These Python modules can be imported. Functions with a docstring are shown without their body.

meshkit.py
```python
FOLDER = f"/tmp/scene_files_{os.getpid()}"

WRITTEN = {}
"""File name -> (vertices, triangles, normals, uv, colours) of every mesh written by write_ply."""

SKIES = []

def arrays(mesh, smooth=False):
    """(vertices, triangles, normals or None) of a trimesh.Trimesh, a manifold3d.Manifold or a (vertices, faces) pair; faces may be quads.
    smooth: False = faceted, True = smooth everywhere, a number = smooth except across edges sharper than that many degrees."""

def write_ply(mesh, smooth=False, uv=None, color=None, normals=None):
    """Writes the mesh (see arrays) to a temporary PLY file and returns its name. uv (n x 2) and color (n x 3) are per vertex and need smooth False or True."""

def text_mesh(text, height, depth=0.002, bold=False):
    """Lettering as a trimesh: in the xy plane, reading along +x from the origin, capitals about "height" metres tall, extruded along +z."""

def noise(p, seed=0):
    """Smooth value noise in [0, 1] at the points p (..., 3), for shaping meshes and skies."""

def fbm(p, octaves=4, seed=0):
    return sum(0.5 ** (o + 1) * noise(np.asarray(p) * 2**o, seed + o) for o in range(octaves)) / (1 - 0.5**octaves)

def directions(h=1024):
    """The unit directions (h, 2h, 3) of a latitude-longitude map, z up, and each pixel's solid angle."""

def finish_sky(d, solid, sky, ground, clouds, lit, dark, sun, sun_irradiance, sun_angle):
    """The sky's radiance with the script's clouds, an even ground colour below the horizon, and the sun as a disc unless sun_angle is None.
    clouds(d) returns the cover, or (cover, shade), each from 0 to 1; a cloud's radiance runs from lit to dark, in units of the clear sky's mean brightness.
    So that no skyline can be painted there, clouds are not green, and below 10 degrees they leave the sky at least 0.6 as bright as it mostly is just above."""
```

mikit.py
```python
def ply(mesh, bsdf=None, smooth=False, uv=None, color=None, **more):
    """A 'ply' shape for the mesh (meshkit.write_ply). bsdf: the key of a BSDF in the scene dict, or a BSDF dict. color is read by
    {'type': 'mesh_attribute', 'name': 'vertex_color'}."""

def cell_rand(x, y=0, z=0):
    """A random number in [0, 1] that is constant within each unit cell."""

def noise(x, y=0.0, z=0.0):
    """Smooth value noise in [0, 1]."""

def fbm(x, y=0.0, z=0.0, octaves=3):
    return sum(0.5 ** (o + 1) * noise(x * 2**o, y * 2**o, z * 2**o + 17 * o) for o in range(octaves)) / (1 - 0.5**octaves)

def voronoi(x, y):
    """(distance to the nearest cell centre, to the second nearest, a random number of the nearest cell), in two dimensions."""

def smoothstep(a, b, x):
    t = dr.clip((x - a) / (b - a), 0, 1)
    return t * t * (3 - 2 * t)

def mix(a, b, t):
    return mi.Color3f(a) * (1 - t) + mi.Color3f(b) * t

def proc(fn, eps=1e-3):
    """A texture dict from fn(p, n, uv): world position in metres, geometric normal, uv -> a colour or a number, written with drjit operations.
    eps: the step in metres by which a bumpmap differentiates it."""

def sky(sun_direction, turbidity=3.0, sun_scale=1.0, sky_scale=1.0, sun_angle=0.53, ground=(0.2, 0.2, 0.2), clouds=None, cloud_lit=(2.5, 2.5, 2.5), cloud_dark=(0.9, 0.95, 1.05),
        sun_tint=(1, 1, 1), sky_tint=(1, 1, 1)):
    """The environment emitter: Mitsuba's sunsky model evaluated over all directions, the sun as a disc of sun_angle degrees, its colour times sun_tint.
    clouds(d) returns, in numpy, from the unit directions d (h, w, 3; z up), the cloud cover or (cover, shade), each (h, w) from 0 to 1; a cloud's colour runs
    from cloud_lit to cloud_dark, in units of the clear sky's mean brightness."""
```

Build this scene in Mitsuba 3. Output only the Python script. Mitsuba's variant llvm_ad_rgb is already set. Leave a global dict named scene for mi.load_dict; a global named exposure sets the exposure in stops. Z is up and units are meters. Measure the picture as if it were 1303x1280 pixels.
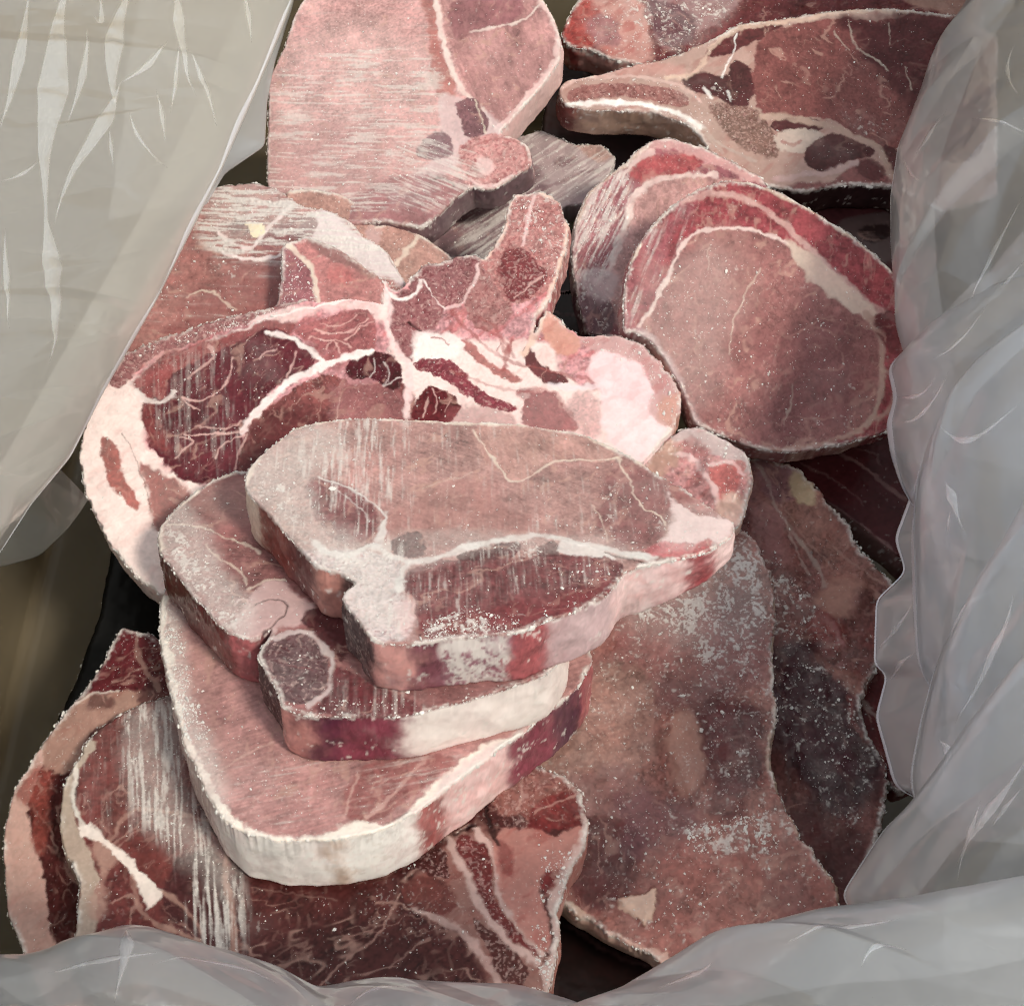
import math
import numpy as np
import trimesh
import mitsuba as mi
import mikit, meshkit
from scipy.spatial import Delaunay
from scipy.sparse import coo_matrix
from scipy.sparse.csgraph import connected_components
from scipy.interpolate import CubicSpline, LinearNDInterpolator, PchipInterpolator

T = mi.ScalarTransform4f
scene, labels = {}, {}

# ---------------------------------------------------------------- camera, sky, exposure
PITCH, DIST = math.radians(52.0), 0.59
scene['camera'] = {'type': 'perspective', 'fov': 38.0, 'fov_axis': 'x', 'near_clip': 0.02, 'far_clip': 60.0,
                   'to_world': T().look_at(origin=[0, -DIST * math.cos(PITCH), DIST * math.sin(PITCH)], target=[0, 0, 0], up=[0, 0, 1])}
scene['sky'] = mikit.sky([0.50, -0.42, 0.76], turbidity=3, sun_scale=0.3, sun_angle=10, sun_tint=(.92, 1, 1.10), clouds=lambda d: 1.0, cloud_lit=(1.17, 1.175, 1.18))
exposure = 2.85

# ---------------------------------------------------------------- small helpers
def hexlin(c):
    c = np.asarray(c, float) / 255.0
    return np.where(c <= 0.04045, c / 12.92, ((c + 0.055) / 1.055) ** 2.4)

def n2(P, s, seed=0):
    """value noise of 2-D points at a cell size of s"""
    q = np.column_stack([P[:, 0] / s, P[:, 1] / s, np.full(len(P), 0.37 + seed * 1.7)])
    return meshkit.noise(q, seed)

def f2(P, s, seed=0, o=3):
    q = np.column_stack([P[:, 0] / s, P[:, 1] / s, np.full(len(P), 0.37 + seed * 1.7)])
    return meshkit.fbm(q, o, seed)

def sst(a, b, x):
    t = np.clip((x - a) / (b - a), 0, 1)
    return t * t * (3 - 2 * t)

def seg_dist(P, a, b):
    d = b - a
    t = np.clip(((P - a) @ d) / max(d @ d, 1e-9), 0, 1)
    return np.hypot(P[:, 0] - a[0] - t * d[0], P[:, 1] - a[1] - t * d[1])

def smooth_line(pts, closed=False, step=1.5):
    p = np.asarray(pts, float)
    if closed:
        p = np.vstack([p, p[:1]])
    if len(p) < 3:
        n = max(2, int(np.linalg.norm(p[-1] - p[0]) / step))
        return p[0] + (p[-1] - p[0]) * np.linspace(0, 1, n)[:, None]
    s = np.concatenate([[0], np.cumsum(np.maximum(np.linalg.norm(np.diff(p, axis=0), axis=1), 1e-3) ** 0.5)])
    cs = CubicSpline(s, p, bc_type='periodic' if closed else 'natural')
    length = np.linalg.norm(np.diff(p, axis=0), axis=1).sum()
    q = cs(np.linspace(0, s[-1], max(6, int(length / step))))
    return q[:-1] if closed else q

def line_dist(P, pts):
    d = np.full(len(P), 1e9)
    for a, b in zip(pts[:-1], pts[1:]):
        np.minimum(d, seg_dist(P, a, b), out=d)
    return d

def poly_sd(P, pts):
    """signed distance to a closed polygon, negative inside"""
    q = np.vstack([pts, pts[:1]])
    d, inside = np.full(len(P), 1e9), np.zeros(len(P), bool)
    x, y = P[:, 0], P[:, 1]
    for a, b in zip(q[:-1], q[1:]):
        np.minimum(d, seg_dist(P, a, b), out=d)
        if a[1] != b[1]:
            c = (a[1] > y) != (b[1] > y)
            inside ^= c & (x < (b[0] - a[0]) * (y - a[1]) / (b[1] - a[1]) + a[0])
    return np.where(inside, -d, d)

# ---------------------------------------------------------------- tissue colours: (colour, mottling, grain, marbling, kind)
MAT = {}
def mat(names, kind, mott, grain, marb):
    for nm, c in names.items():
        c = np.asarray(c, float)
        c = hexlin(np.clip(c, 0, 250) * ([1.0, .95, 1.04] if kind == 'lean' else [.99, .99, 1.02]))
        y = c @ [.3, .55, .15]
        if kind == 'fat':
            c = (c + (y - c) * .08) * y ** .24 * 1.08
        else:
            c = (c + (y - c) * np.clip(.02 + .45 * y, 0, .15)) * y ** .38 * 1.15
        MAT[nm] = (c, mott, grain, marb, kind)
mat(dict(tanlean=(186, 148, 132), tan2=(196, 158, 138), leanA2=(186, 138, 122), pinklean=(198, 152, 138), pinklean2=(178, 122, 116), leanB=(168, 118, 108), tanI=(196, 150, 138), leanI=(208, 166, 152),
         leanI2=(188, 132, 124), leanI3=(172, 120, 116), leanG=(186, 128, 114), leanG2=(170, 104, 96), tanG=(192, 154, 132), leanM=(172, 118, 108), leanM2=(186, 138, 124), leanM3=(156, 98, 94),
         tanM=(198, 156, 142), leanL=(156, 98, 88), leanC2=(172, 106, 96), redtan=(188, 112, 96), pinkH=(205, 142, 130), brownH=(158, 124, 112), mauveM=(180, 112, 114)), 'lean', .42, .42, .42)
mat(dict(pinkF=(214, 160, 154), dummy=(0, 0, 0), leanA3=(160, 106, 100), leanmid=(150, 98, 94), leanmid2=(148, 90, 86), leanred=(150, 70, 70), leandark=(116, 62, 62), leanpinkspeck=(180, 118, 108), leanred2=(150, 80, 80), leanred3=(134, 66, 68),
         redbrown=(140, 74, 66), redbrown2=(136, 72, 62), darkpurple=(88, 48, 48), darklean=(112, 60, 54), darkred2=(112, 54, 50), redE=(128, 52, 56), purplered=(110, 58, 60), redE2=(170, 86, 70),
         redlean=(166, 86, 80), darkF=(128, 54, 62), darkF2=(118, 54, 54), leanF2=(156, 92, 84), leanF3=(178, 108, 102), vdarkF=(112, 40, 50), darkred=(128, 46, 50), tanred=(186, 108, 96),
         redstria=(168, 92, 90), tanpink=(204, 162, 150), fatstreak=(192, 96, 80), fatstreak2=(172, 92, 80), purpleI=(162, 108, 108), boneI=(146, 106, 106), darkI=(136, 100, 104), speckH=(168, 112, 112), redH=(216, 120, 110),
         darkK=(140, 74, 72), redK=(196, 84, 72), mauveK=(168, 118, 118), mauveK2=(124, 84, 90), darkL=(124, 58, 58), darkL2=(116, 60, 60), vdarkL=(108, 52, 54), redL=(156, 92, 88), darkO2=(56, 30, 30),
         redM=(172, 82, 84), redM2=(188, 88, 84), purpleM=(124, 88, 96), darkredM=(140, 66, 66), pinkredM=(190, 116, 118), purpleJ=(128, 92, 98), redD=(150, 58, 54),
         pinkS=(202, 152, 142), redS=(208, 112, 100), redS2=(196, 118, 110), purpleP=(164, 112, 104), darkP=(122, 64, 64), redP=(140, 88, 82), redP2=(124, 64, 62), purpleP2=(150, 104, 102), pinkP=(178, 118, 102),
         brownP=(180, 127, 108), oliveP=(178, 142, 120), greyP=(156, 126, 116), brownQ=(150, 100, 88), tanQ=(174, 126, 106), purpleQ=(150, 112, 112), pinkQ=(180, 126, 116), redQ=(160, 80, 70), redQ2=(120, 72, 68), vdarkQ=(102, 62, 66),
         redR=(130, 56, 54), bloodred=(214, 66, 70), pinkred=(208, 112, 110), redspot=(180, 30, 36), redspot2=(180, 80, 74)), 'lean', .5, .6, .34)
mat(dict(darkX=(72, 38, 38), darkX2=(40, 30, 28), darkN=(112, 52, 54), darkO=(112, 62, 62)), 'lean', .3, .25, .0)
mat(dict(cream=(222, 208, 190), fatcool=(216, 212, 206), pinkfat=(226, 194, 188), pinkfat2=(224, 200, 196), pinkfat3=(204, 172, 168), fat=(238, 228, 214), fatF=(240, 220, 212), whitefat=(238, 226, 220), tanfat=(190, 150, 134),
         greyfrost=(186, 168, 150), fatyellow=(226, 218, 206), fatD=(176, 128, 116), fatD2=(214, 184, 174), pinkD=(200, 138, 126), pinkwhite=(214, 184, 174), pinkwhite2=(234, 206, 202), tanE=(184, 144, 128), fatE=(208, 168, 154),
         coolfat=(222, 214, 216), pinkwhiteF=(240, 212, 212), roughpink=(206, 164, 160), orangepink=(216, 160, 140), creampink=(232, 198, 180), frostG=(216, 206, 204), yellowfat=(236, 222, 182), whiteI=(228, 212, 202),
         frostfatI=(212, 190, 188), frostJ=(176, 154, 154), pinkK=(208, 156, 146), frostK=(176, 140, 140), fatL=(188, 156, 144), greyfat=(190, 172, 160), whitecurl=(204, 188, 174), fatL2=(190, 162, 146), fatL3=(214, 188, 168),
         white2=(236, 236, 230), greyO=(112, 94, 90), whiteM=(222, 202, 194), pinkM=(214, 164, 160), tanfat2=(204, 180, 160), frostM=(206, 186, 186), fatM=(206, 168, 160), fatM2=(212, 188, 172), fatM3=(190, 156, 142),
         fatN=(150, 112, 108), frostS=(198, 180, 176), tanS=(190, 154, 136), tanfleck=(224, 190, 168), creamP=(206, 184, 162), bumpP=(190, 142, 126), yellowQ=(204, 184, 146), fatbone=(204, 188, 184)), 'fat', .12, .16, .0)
mat(dict(bone=(132, 100, 102), frostbone=(202, 188, 186), boneD=(164, 104, 94), redmarrow=(144, 62, 62), marrowdark=(110, 56, 54), boneF=(172, 112, 112), boneF2=(168, 108, 110), boneF3=(184, 126, 122), bladered=(166, 78, 90),
         ribpink=(196, 128, 124), ribdark=(150, 66, 72), pinkbone=(208, 148, 144), ribmarrow=(170, 112, 106), greybone=(150, 116, 104)), 'bone', .2, .6, .0)
mat(dict(crack=(70, 36, 36), pinkline=(216, 176, 164), pinkline2=(226, 180, 172), tanline=(188, 144, 130), tanline2=(150, 104, 90), redline=(180, 70, 70), redline2=(186, 96, 92), boneline=(206, 160, 146)), 'line', .1, .1, .0)
# walls
mat(dict(whitew=(240, 230, 222), fatsmooth=(240, 232, 222)), 'fat', .1, .1, .0)
mat(dict(creamw=(214, 198, 178), whitew2=(243, 240, 234), whitew3=(214, 190, 170), peachw=(222, 160, 152), pinkw=(204, 140, 128), pinkw2=(222, 156, 146), frostpinkw=(214, 188, 188), whitepinkw=(236, 206, 202),
         fatw=(230, 210, 200), greyfrostw=(176, 158, 142), frostw=(176, 122, 136), tanLw=(192, 158, 136), frostpurplew=(146, 120, 126)), 'fat', .22, .25, .0)
mat(dict(redw=(162, 76, 62), redw2=(128, 64, 62), redw3=(130, 60, 54), redw4=(144, 62, 58), darkw=(74, 42, 42), mauvew=(168, 104, 112), pinkredw=(198, 106, 104), pinkredw2=(202, 112, 110), redspotw=(190, 92, 92), redspotw2=(190, 104, 96),
         purplew=(118, 58, 84), redmauvew=(164, 82, 96), mauvew2=(116, 74, 90), redLw=(150, 80, 74), darkLw=(90, 62, 62)), 'lean', .5, .4, .0)
mat(dict(bonew=(118, 94, 96), bonew2=(122, 94, 94)), 'bone', .2, .6, .0)
for nm in ('vdarkQ', 'darkP', 'vdarkL', 'darkL2', 'redQ2', 'purpleP', 'oliveP', 'greyP', 'brownP'):
    MAT[nm] = MAT[nm][:3] + (.12,) + MAT[nm][4:]
STREAKED = {'pinkF': .8, 'fatF': .25, 'pinkwhiteF': .22, 'roughpink': .5, 'orangepink': .4, 'pinkD': .7, 'fatD': .6, 'pinkK': .7, 'frostK': .5, 'fatL': .4, 'tanE': .4, 'fatE': .25, 'pinkS': .6, 'tanQ': .5, 'pinkwhitew': .3, 'whitepinkw': .3, 'pinkP': .4, 'brownP': .55, 'brownQ': .5}
FROST = hexlin((222, 219, 217))

def tissue(name, P, seed):
    c, mott, grain, marb, kind = MAT[name]
    v = 1 + mott * (2 * f2(P, 11, seed + 1) - 1) + grain * (n2(P, 0.9, seed + 2) - 0.5) + grain * .8 * (n2(P, 2.2, seed + 3) - 0.5)
    if kind == 'lean':
        an = (seed * 0.37) % 3.14
        fb = P @ np.array([[math.cos(an), -math.sin(an)], [math.sin(an), math.cos(an)]])
        v = v + .30 * (n2(fb * [1 / 7., 1], .75, seed + 14) - .5) + .22 * (n2(P, .5, seed + 15) - .5) + .35 * (f2(P, 4.5, seed + 16) - .5)
    col = c[None] * np.clip(v, .25, 1.8)[:, None]
    hue = (f2(P, 17, seed + 4) - .5)[:, None] * np.array([[.08, -.08, -.06]])
    col = col * (1 + hue)
    if marb:
        an = (seed * 0.61) % 3.14
        ms = P @ np.array([[math.cos(an), -math.sin(an)], [math.sin(an), math.cos(an)]]) * [.45, 1]
        r = 1 - np.abs(2 * f2(ms, 11, seed + 5, 4) - 1)
        m = sst(.93, .995, r) * sst(.40, .62, n2(P, 6, seed + 6)) * marb
        r2 = 1 - np.abs(2 * f2(ms, 4.5, seed + 12, 3) - 1)
        m = np.maximum(m, sst(.93, 1.0, r2) * sst(.5, .75, n2(P, 9, seed + 13)) * marb * .6)
        fl = sst(.78, .9, n2(P @ np.array([[.8, -.6], [.25, .33]]) , 1.5, seed + 7)) * marb * .35
        m = np.clip(m * 1.3 + fl, 0, 1)[:, None]
        col = col * (1 - m) + np.array([[.50, .31, .27]]) * m
    if name in STREAKED:
        m = sst(.50, .70, f2(P @ np.array([[.35, -.8], [.25, .9]]), 4.5, seed + 17, 4)) * STREAKED[name]
        col = col * (1 - m[:, None]) + col * m[:, None] * np.array([[.78, .48, .47]])
    if kind == 'bone':
        s = sst(.60, .78, n2(P, .75, seed + 8)) * .35 + sst(.66, .8, n2(P, 1.3, seed + 9)) * .25
        col = col * (1 - s[:, None]) + np.array([[.62, .46, .44]]) * s[:, None]
        s = sst(.66, .85, n2(P, 1.1, seed + 10)) * .55
        col = col * (1 - s[:, None] * np.array([[.5, .8, .75]]))
    return col

def paint(P, ops, seed):
    """The cut face's anatomy at the local points P (mm): colour, tissue kind (0 lean, 1 fat, 2 bone), relief in mm, frost."""
    N = len(P)
    wob = np.column_stack([f2(P, 9, seed + 20) - .5, f2(P, 9, seed + 21) - .5]) * 3.6 + np.column_stack([f2(P, 2.4, seed + 22, 2) - .5, f2(P, 2.4, seed + 23, 2) - .5]) * 2.0
    Q = P + wob
    col = np.zeros((N, 3)); kind = np.zeros(N, np.int8); relief = np.zeros(N); frost = np.zeros(N)
    for i, op in enumerate(ops):
        k = op[0]
        if k == 'B':
            col[:] = tissue(op[1], P, seed)
            kind[:] = {'lean': 0, 'fat': 1, 'bone': 2}[MAT[op[1]][4]]
            continue
        if k == 'C':
            continue
        pts = np.asarray(op[1] if k in 'FHZ' else op[2], float)
        pad = 6.0 if k in 'PL' else 9.0
        if k == 'P': pad = 3 + 2 * op[3]
        if k == 'Z': pad = 3 + 2 * op[3]
        if k == 'H': pad = 3 + 2 * op[3]
        lo, hi = pts.min(0) - pad - 2, pts.max(0) + pad + 2
        I = np.nonzero(((Q > lo) & (Q < hi)).all(1))[0]
        if not len(I):
            continue
        q = P[I] if k == 'S' else Q[I]
        if k == 'P':
            sd = poly_sd(q, smooth_line(pts, True)) + (n2(q, 2.0, seed + 31 + i) - .5) * 1.3 + (n2(q, .8, seed + 32 + i) - .5) * .8
            if op[3] >= 2.5:
                sd = sd + (f2(q, 11, seed + 33 + i, 4) - .5) * op[3] * 2.6
            e = max(op[3], .35) * .5
            m = sst(e, -e, sd) * op[4]
        elif k == 'L':
            d = line_dist(q, smooth_line(pts))
            w = op[3] * (.5 + .9 * (n2(q, 5, seed + 30 + i)))*.5
            w = w + (n2(q, 1.6, seed + 33 + i) - .5) * .35 * op[3]
            so = .20 + .20 * min(op[3], 3)
            m = sst(w + so, w - so, d) * op[4] * (.55 + .75 * n2(q, 4.5, seed + 34 + i)).clip(0, 1)
        elif k == 'H':
            sd = poly_sd(q, smooth_line(pts, True))
            relief[I] += op[2] * sst(op[3], -op[3], sd)
            continue
        elif k == 'S':
            a = math.radians(op[1])
            u = np.column_stack([q @ [math.cos(a), math.sin(a)], q @ [-math.sin(a), math.cos(a)]])
            pm = sst(5, -3, poly_sd(q, smooth_line(pts, True)))
            st = .42 * n2(u * [1 / 15., 1], 1.15, seed + 40 + i) + .36 * n2(u * [1 / 9., 1], .55, seed + 41 + i) + .12 * n2(q, .9, seed + 44 + i) + .10 * f2(q, 14, seed + 42)
            st = st + .34 * (f2(q, 18, seed + 43 + i) - .5)
            m = pm * (sst(op[4] - .06, op[4] + .20, st) * .9 + .14 * sst(.3, .6, st)) * op[3]
            frost[I] = np.maximum(frost[I], m)
            continue
        elif k == 'Z':
            pm = sst(op[3], -op[3], poly_sd(q, smooth_line(pts, True)) + (f2(q, 12, seed + 57 + i, 4) - .5) * op[3] * 1.6)
            m = pm * op[2] * (.72 + .38 * f2(q, 5, seed + 56 + i) + .5 * (n2(q, .7, seed + 58) - .5))
            frost[I] = np.maximum(frost[I], np.clip(m, 0, 1))
            continue
        elif k == 'F':
            pm = sst(6, -5, poly_sd(q, smooth_line(pts, True)))
            fl = .36 * n2(q, 1.0, seed + 50 + i) + .26 * n2(q, 2.6, seed + 51 + i) + .20 * n2(q, 6.0, seed + 53 + i) + .18 * n2(q, .55, seed + 52)
            thr = .74 - .27 * op[2] * pm
            m = (sst(thr, thr + .13, fl) * min(1, .35 + .55 * op[2]) + .20 * op[2] * sst(.35, .7, f2(q, 9, seed + 54 + i)) * (.4 + n2(q, .8, seed + 55))) * pm
            frost[I] = np.maximum(frost[I], m)
            continue
        col[I] = col[I] * (1 - m[:, None]) + tissue(op[1], q, seed + 7 * i) * m[:, None]
        kd = MAT[op[1]][4]
        if len(op) > 5:
            kind[I[m > .5]] = {'fat': 1, 'bone': 2}[op[5]]
        elif kd == 'lean':
            kind[I[m > .6]] = 0
        if kd == 'fat':
            relief[I] += .16 * m
        elif op[1] == 'crack':
            relief[I] -= .7 * m
    dark = MAT[ops[0][1]][3] == 0
    dust = (0.0 if dark else 1.0) * sst(.80, .90, n2(P, .8, seed + 60)) * .30 * sst(.35, .7, f2(P, 25, seed + 61)) + sst(.86, .93, n2(P, 1.5, seed + 62)) * .22
    frost = np.clip(np.maximum(frost, dust), 0, 1)
    fc = FROST[None] * (0.90 + .2 * (n2(P, .7, seed + 63) - .5))[:, None]
    col = col * (1 - frost[:, None] * .86) + fc * frost[:, None] * .86
    relief += frost * .22 + .20 * (n2(P, 1.2, seed + 64) - .5) + .55 * (f2(P, 6, seed + 65) - .5)
    return col, kind, relief, frost

def meat_bsdf(rough, spec):
    return {'type': 'principled', 'base_color': {'type': 'mesh_attribute', 'name': 'vertex_color'}, 'roughness': rough, 'specular': spec}
scene['lean_meat'] = meat_bsdf(.26, .17)
scene['fat_tissue'] = meat_bsdf(.28, .24)
scene['cut_bone'] = meat_bsdf(.5, .10)
scene['ice'] = {'type': 'principled', 'base_color': {'type': 'rgb', 'value': [.66, .66, .655]}, 'roughness': .3, 'specular': .5}
BSDF_OF = ['lean_meat', 'fat_tissue', 'cut_bone']
PART_OF = ['lean', 'fat', 'bone']

def submesh(v, f, n, c, sel, bsdf):
    g = f[sel]
    used, inv = np.unique(g, return_inverse=True)
    path = meshkit.write_ply((v[used], inv.reshape(-1, 3)), False, None, c[used], normals=n[used])
    return {'type': 'ply', 'filename': path, 'face_normals': False, 'bsdf': {'type': 'ref', 'id': bsdf}}

def resample(pts, h):
    p = np.vstack([pts, pts[:1]])
    s = np.concatenate([[0], np.cumsum(np.linalg.norm(np.diff(p, axis=0), axis=1))])
    n = int(s[-1] / h)
    t = np.linspace(0, s[-1], n, endpoint=False)
    return np.column_stack([np.interp(t, s, p[:, 0]), np.interp(t, s, p[:, 1])])

def round_corners(pts, it=2):
    p = np.asarray(pts, float)
    for _ in range(it):
        q = np.roll(p, -1, 0)
        L = np.linalg.norm(q - p, axis=1, keepdims=True)
        r = np.minimum(.25, 1.6 / np.maximum(L, 1e-6))
        p = np.stack([p + (q - p) * r, q - (q - p) * r], 1).reshape(-1, 2)
    return p

def basis(nxy):
    n = np.array([nxy[0], nxy[1], 1.0]); n /= np.linalg.norm(n)
    ex = np.array([1., 0, 0]); ex -= n * (ex @ n); ex /= np.linalg.norm(ex)
    return ex, np.cross(n, ex), n

ICE = trimesh.creation.icosahedron()
def build_chop(key, d, seed):
    rng = np.random.default_rng(seed)
    h, t, jag = d['res'], d['t'], d['jag']
    dark = MAT[d['ops'][0][1]][3] == 0 and MAT[d['ops'][0][1]][4] == 'lean'
    ex, ey, nn = basis(d['n'])
    org = np.array(d['o'], float)
    ring = resample(round_corners(d['out']), h)
    nr = len(ring)
    tan = np.roll(ring, -1, 0) - np.roll(ring, 1, 0)
    area = .5 * np.sum(ring[:, 0] * np.roll(ring[:, 1], -1) - np.roll(ring[:, 0], -1) * ring[:, 1])
    if area < 0:
        ring = ring[::-1].copy(); tan = -tan[::-1]
    tan /= np.linalg.norm(tan, axis=1, keepdims=True) + 1e-9
    nor = np.column_stack([tan[:, 1], -tan[:, 0]])
    k = np.ones(9) / 9
    nor = np.column_stack([np.convolve(np.pad(nor[:, j], 4, 'wrap'), k, 'valid') for j in (0, 1)])
    rough = (f2(ring, 9, seed + 69) - .5) * 3.2 + (f2(ring, 3.2, seed + 70) - .5) * 3.4 + (n2(ring, 1.0, seed + 71) - .5) * 1.6
    smooth_ring = ring.copy()
    ring = ring + nor * (rough * jag)[:, None]
    # the cut face
    lo, hi = ring.min(0), ring.max(0)
    gx, gy = np.meshgrid(np.arange(lo[0], hi[0], h), np.arange(lo[1], hi[1], h * .87))
    gx = gx + (np.arange(gx.shape[0]) % 2)[:, None] * h * .5
    G = np.column_stack([gx.ravel(), gy.ravel()]) + rng.uniform(-.12, .12, (gx.size, 2)) * h
    coarse = resample(ring, max(1.2, 2.5 * h))
    sd = poly_sd(G, coarse)
    G = G[sd < -h * .75]; sd = sd[sd < -h * .75]
    P = np.vstack([ring, G])
    tri = Delaunay(P).simplices
    cen = P[tri].mean(1)
    near = (tri < nr).all(1)
    keep = np.ones(len(tri), bool)
    keep[near] = poly_sd(cen[near], ring) < 0
    tri = tri[keep]
    a = P[tri]
    flip = np.cross(a[:, 1] - a[:, 0], a[:, 2] - a[:, 0]) < 0
    tri[flip] = tri[flip][:, ::-1]
    depth = np.concatenate([np.zeros(nr), -sd])
    col, kind, relief, frost = paint(P, d['ops'], seed)
    rim = sst(2.6, .2, depth + 1.6 * (n2(P, 1.3, seed + 73) - .5)) * sst(.36, .66, .4 * n2(P, 5, seed + 74) + .35 * f2(P, 15, seed + 78) + .25 * n2(P, .9, seed + 75)) * (0.0 if dark else .85)
    rim = np.maximum(rim - frost, 0)
    col = col * (1 - rim[:, None]) + (FROST * .96)[None] * rim[:, None]
    frost = np.maximum(frost, rim)
    relief = relief + rim * .5 * n2(P, .8, seed + 76) + frost * (.6 * (n2(P, 1.0, seed + 77) - .4) + .4 * (n2(P, .55, seed + 79) - .5)) + d.get('lump', 0) * (2 * (f2(P, 16, seed + 66) - .5) + .7 * (f2(P, 5, seed + 67) - .5))
    r0 = .8
    z = relief - (r0 - np.sqrt(np.maximum(r0 * r0 - np.maximum(r0 - depth, 0) ** 2, 0))) * .8
    z = z + d['wav'] * 1.6 * (f2(P, 38, seed + 72, 2) - .5) * 2
    # the sides
    inner = ring - nor * 3.5
    wc, wk, _, _ = paint(inner, d['ops'], seed)
    wdist = [line_dist(ring, smooth_line(w[1], step=2.5)) for w in d['walls']]
    nl = d['wl']
    thin = np.ones(nr)
    if d.get('thin'):
        p0, p1 = np.array(d['thin'][0], float), np.array(d['thin'][1], float)
        uu = ((ring - p0) @ (p1 - p0)) / ((p1 - p0) @ (p1 - p0))
        thin = 1 - (1 - d['thin'][2]) * sst(0, 1, uu)
    V, C, K, fr = [np.column_stack([P, z])], [col], [kind], [frost]
    rows = [np.arange(nr)]
    base = len(P)
    arc = np.arange(nr) * h
    wkf = np.zeros(nr, bool)
    for i, w in enumerate(d['walls']):
        if len(w) > 2 and w[2] == 'fat':
            wkf |= wdist[i] < 3
    for l in range(1, nl + 1):
        q = l / nl
        dep = t * q * thin
        A = np.column_stack([arc, np.full(nr, t * q)])
        blot = f2(A, 7, seed + 80) - .5
        bul = .8 * math.sin(math.pi * min(q, 1)) ** .6 + (f2(A, 9, seed + 81) - .5) * 2.2 + (n2(A, 1.4, seed + 82) - .5) * .7 * np.where(wkf, .35, 1)
        if q > .93:
            bul = bul - 1.0 * ((q - .93) / .07) ** 2
        bl = .35 + .65 * min(1, q * 4)
        kq = max(0.0, 1 - q * 2.5)
        XY = ring * kq + smooth_ring * (1 - kq) + nor * (bul * bl + (1 - kq) * jag * ((f2(A, 4, seed + 89) - .5) * np.where(wkf, .6, 2.6) + (f2(A, 12, seed + 79) - .5) * 2))[:, None]
        c, kd = wc.copy(), wk.copy()
        c *= (1 + .5 * blot)[:, None]
        arcw = A + np.column_stack([(f2(A, 6, seed + 83) - .5) * 8, (f2(A, 6, seed + 84) - .5) * 8])
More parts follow.
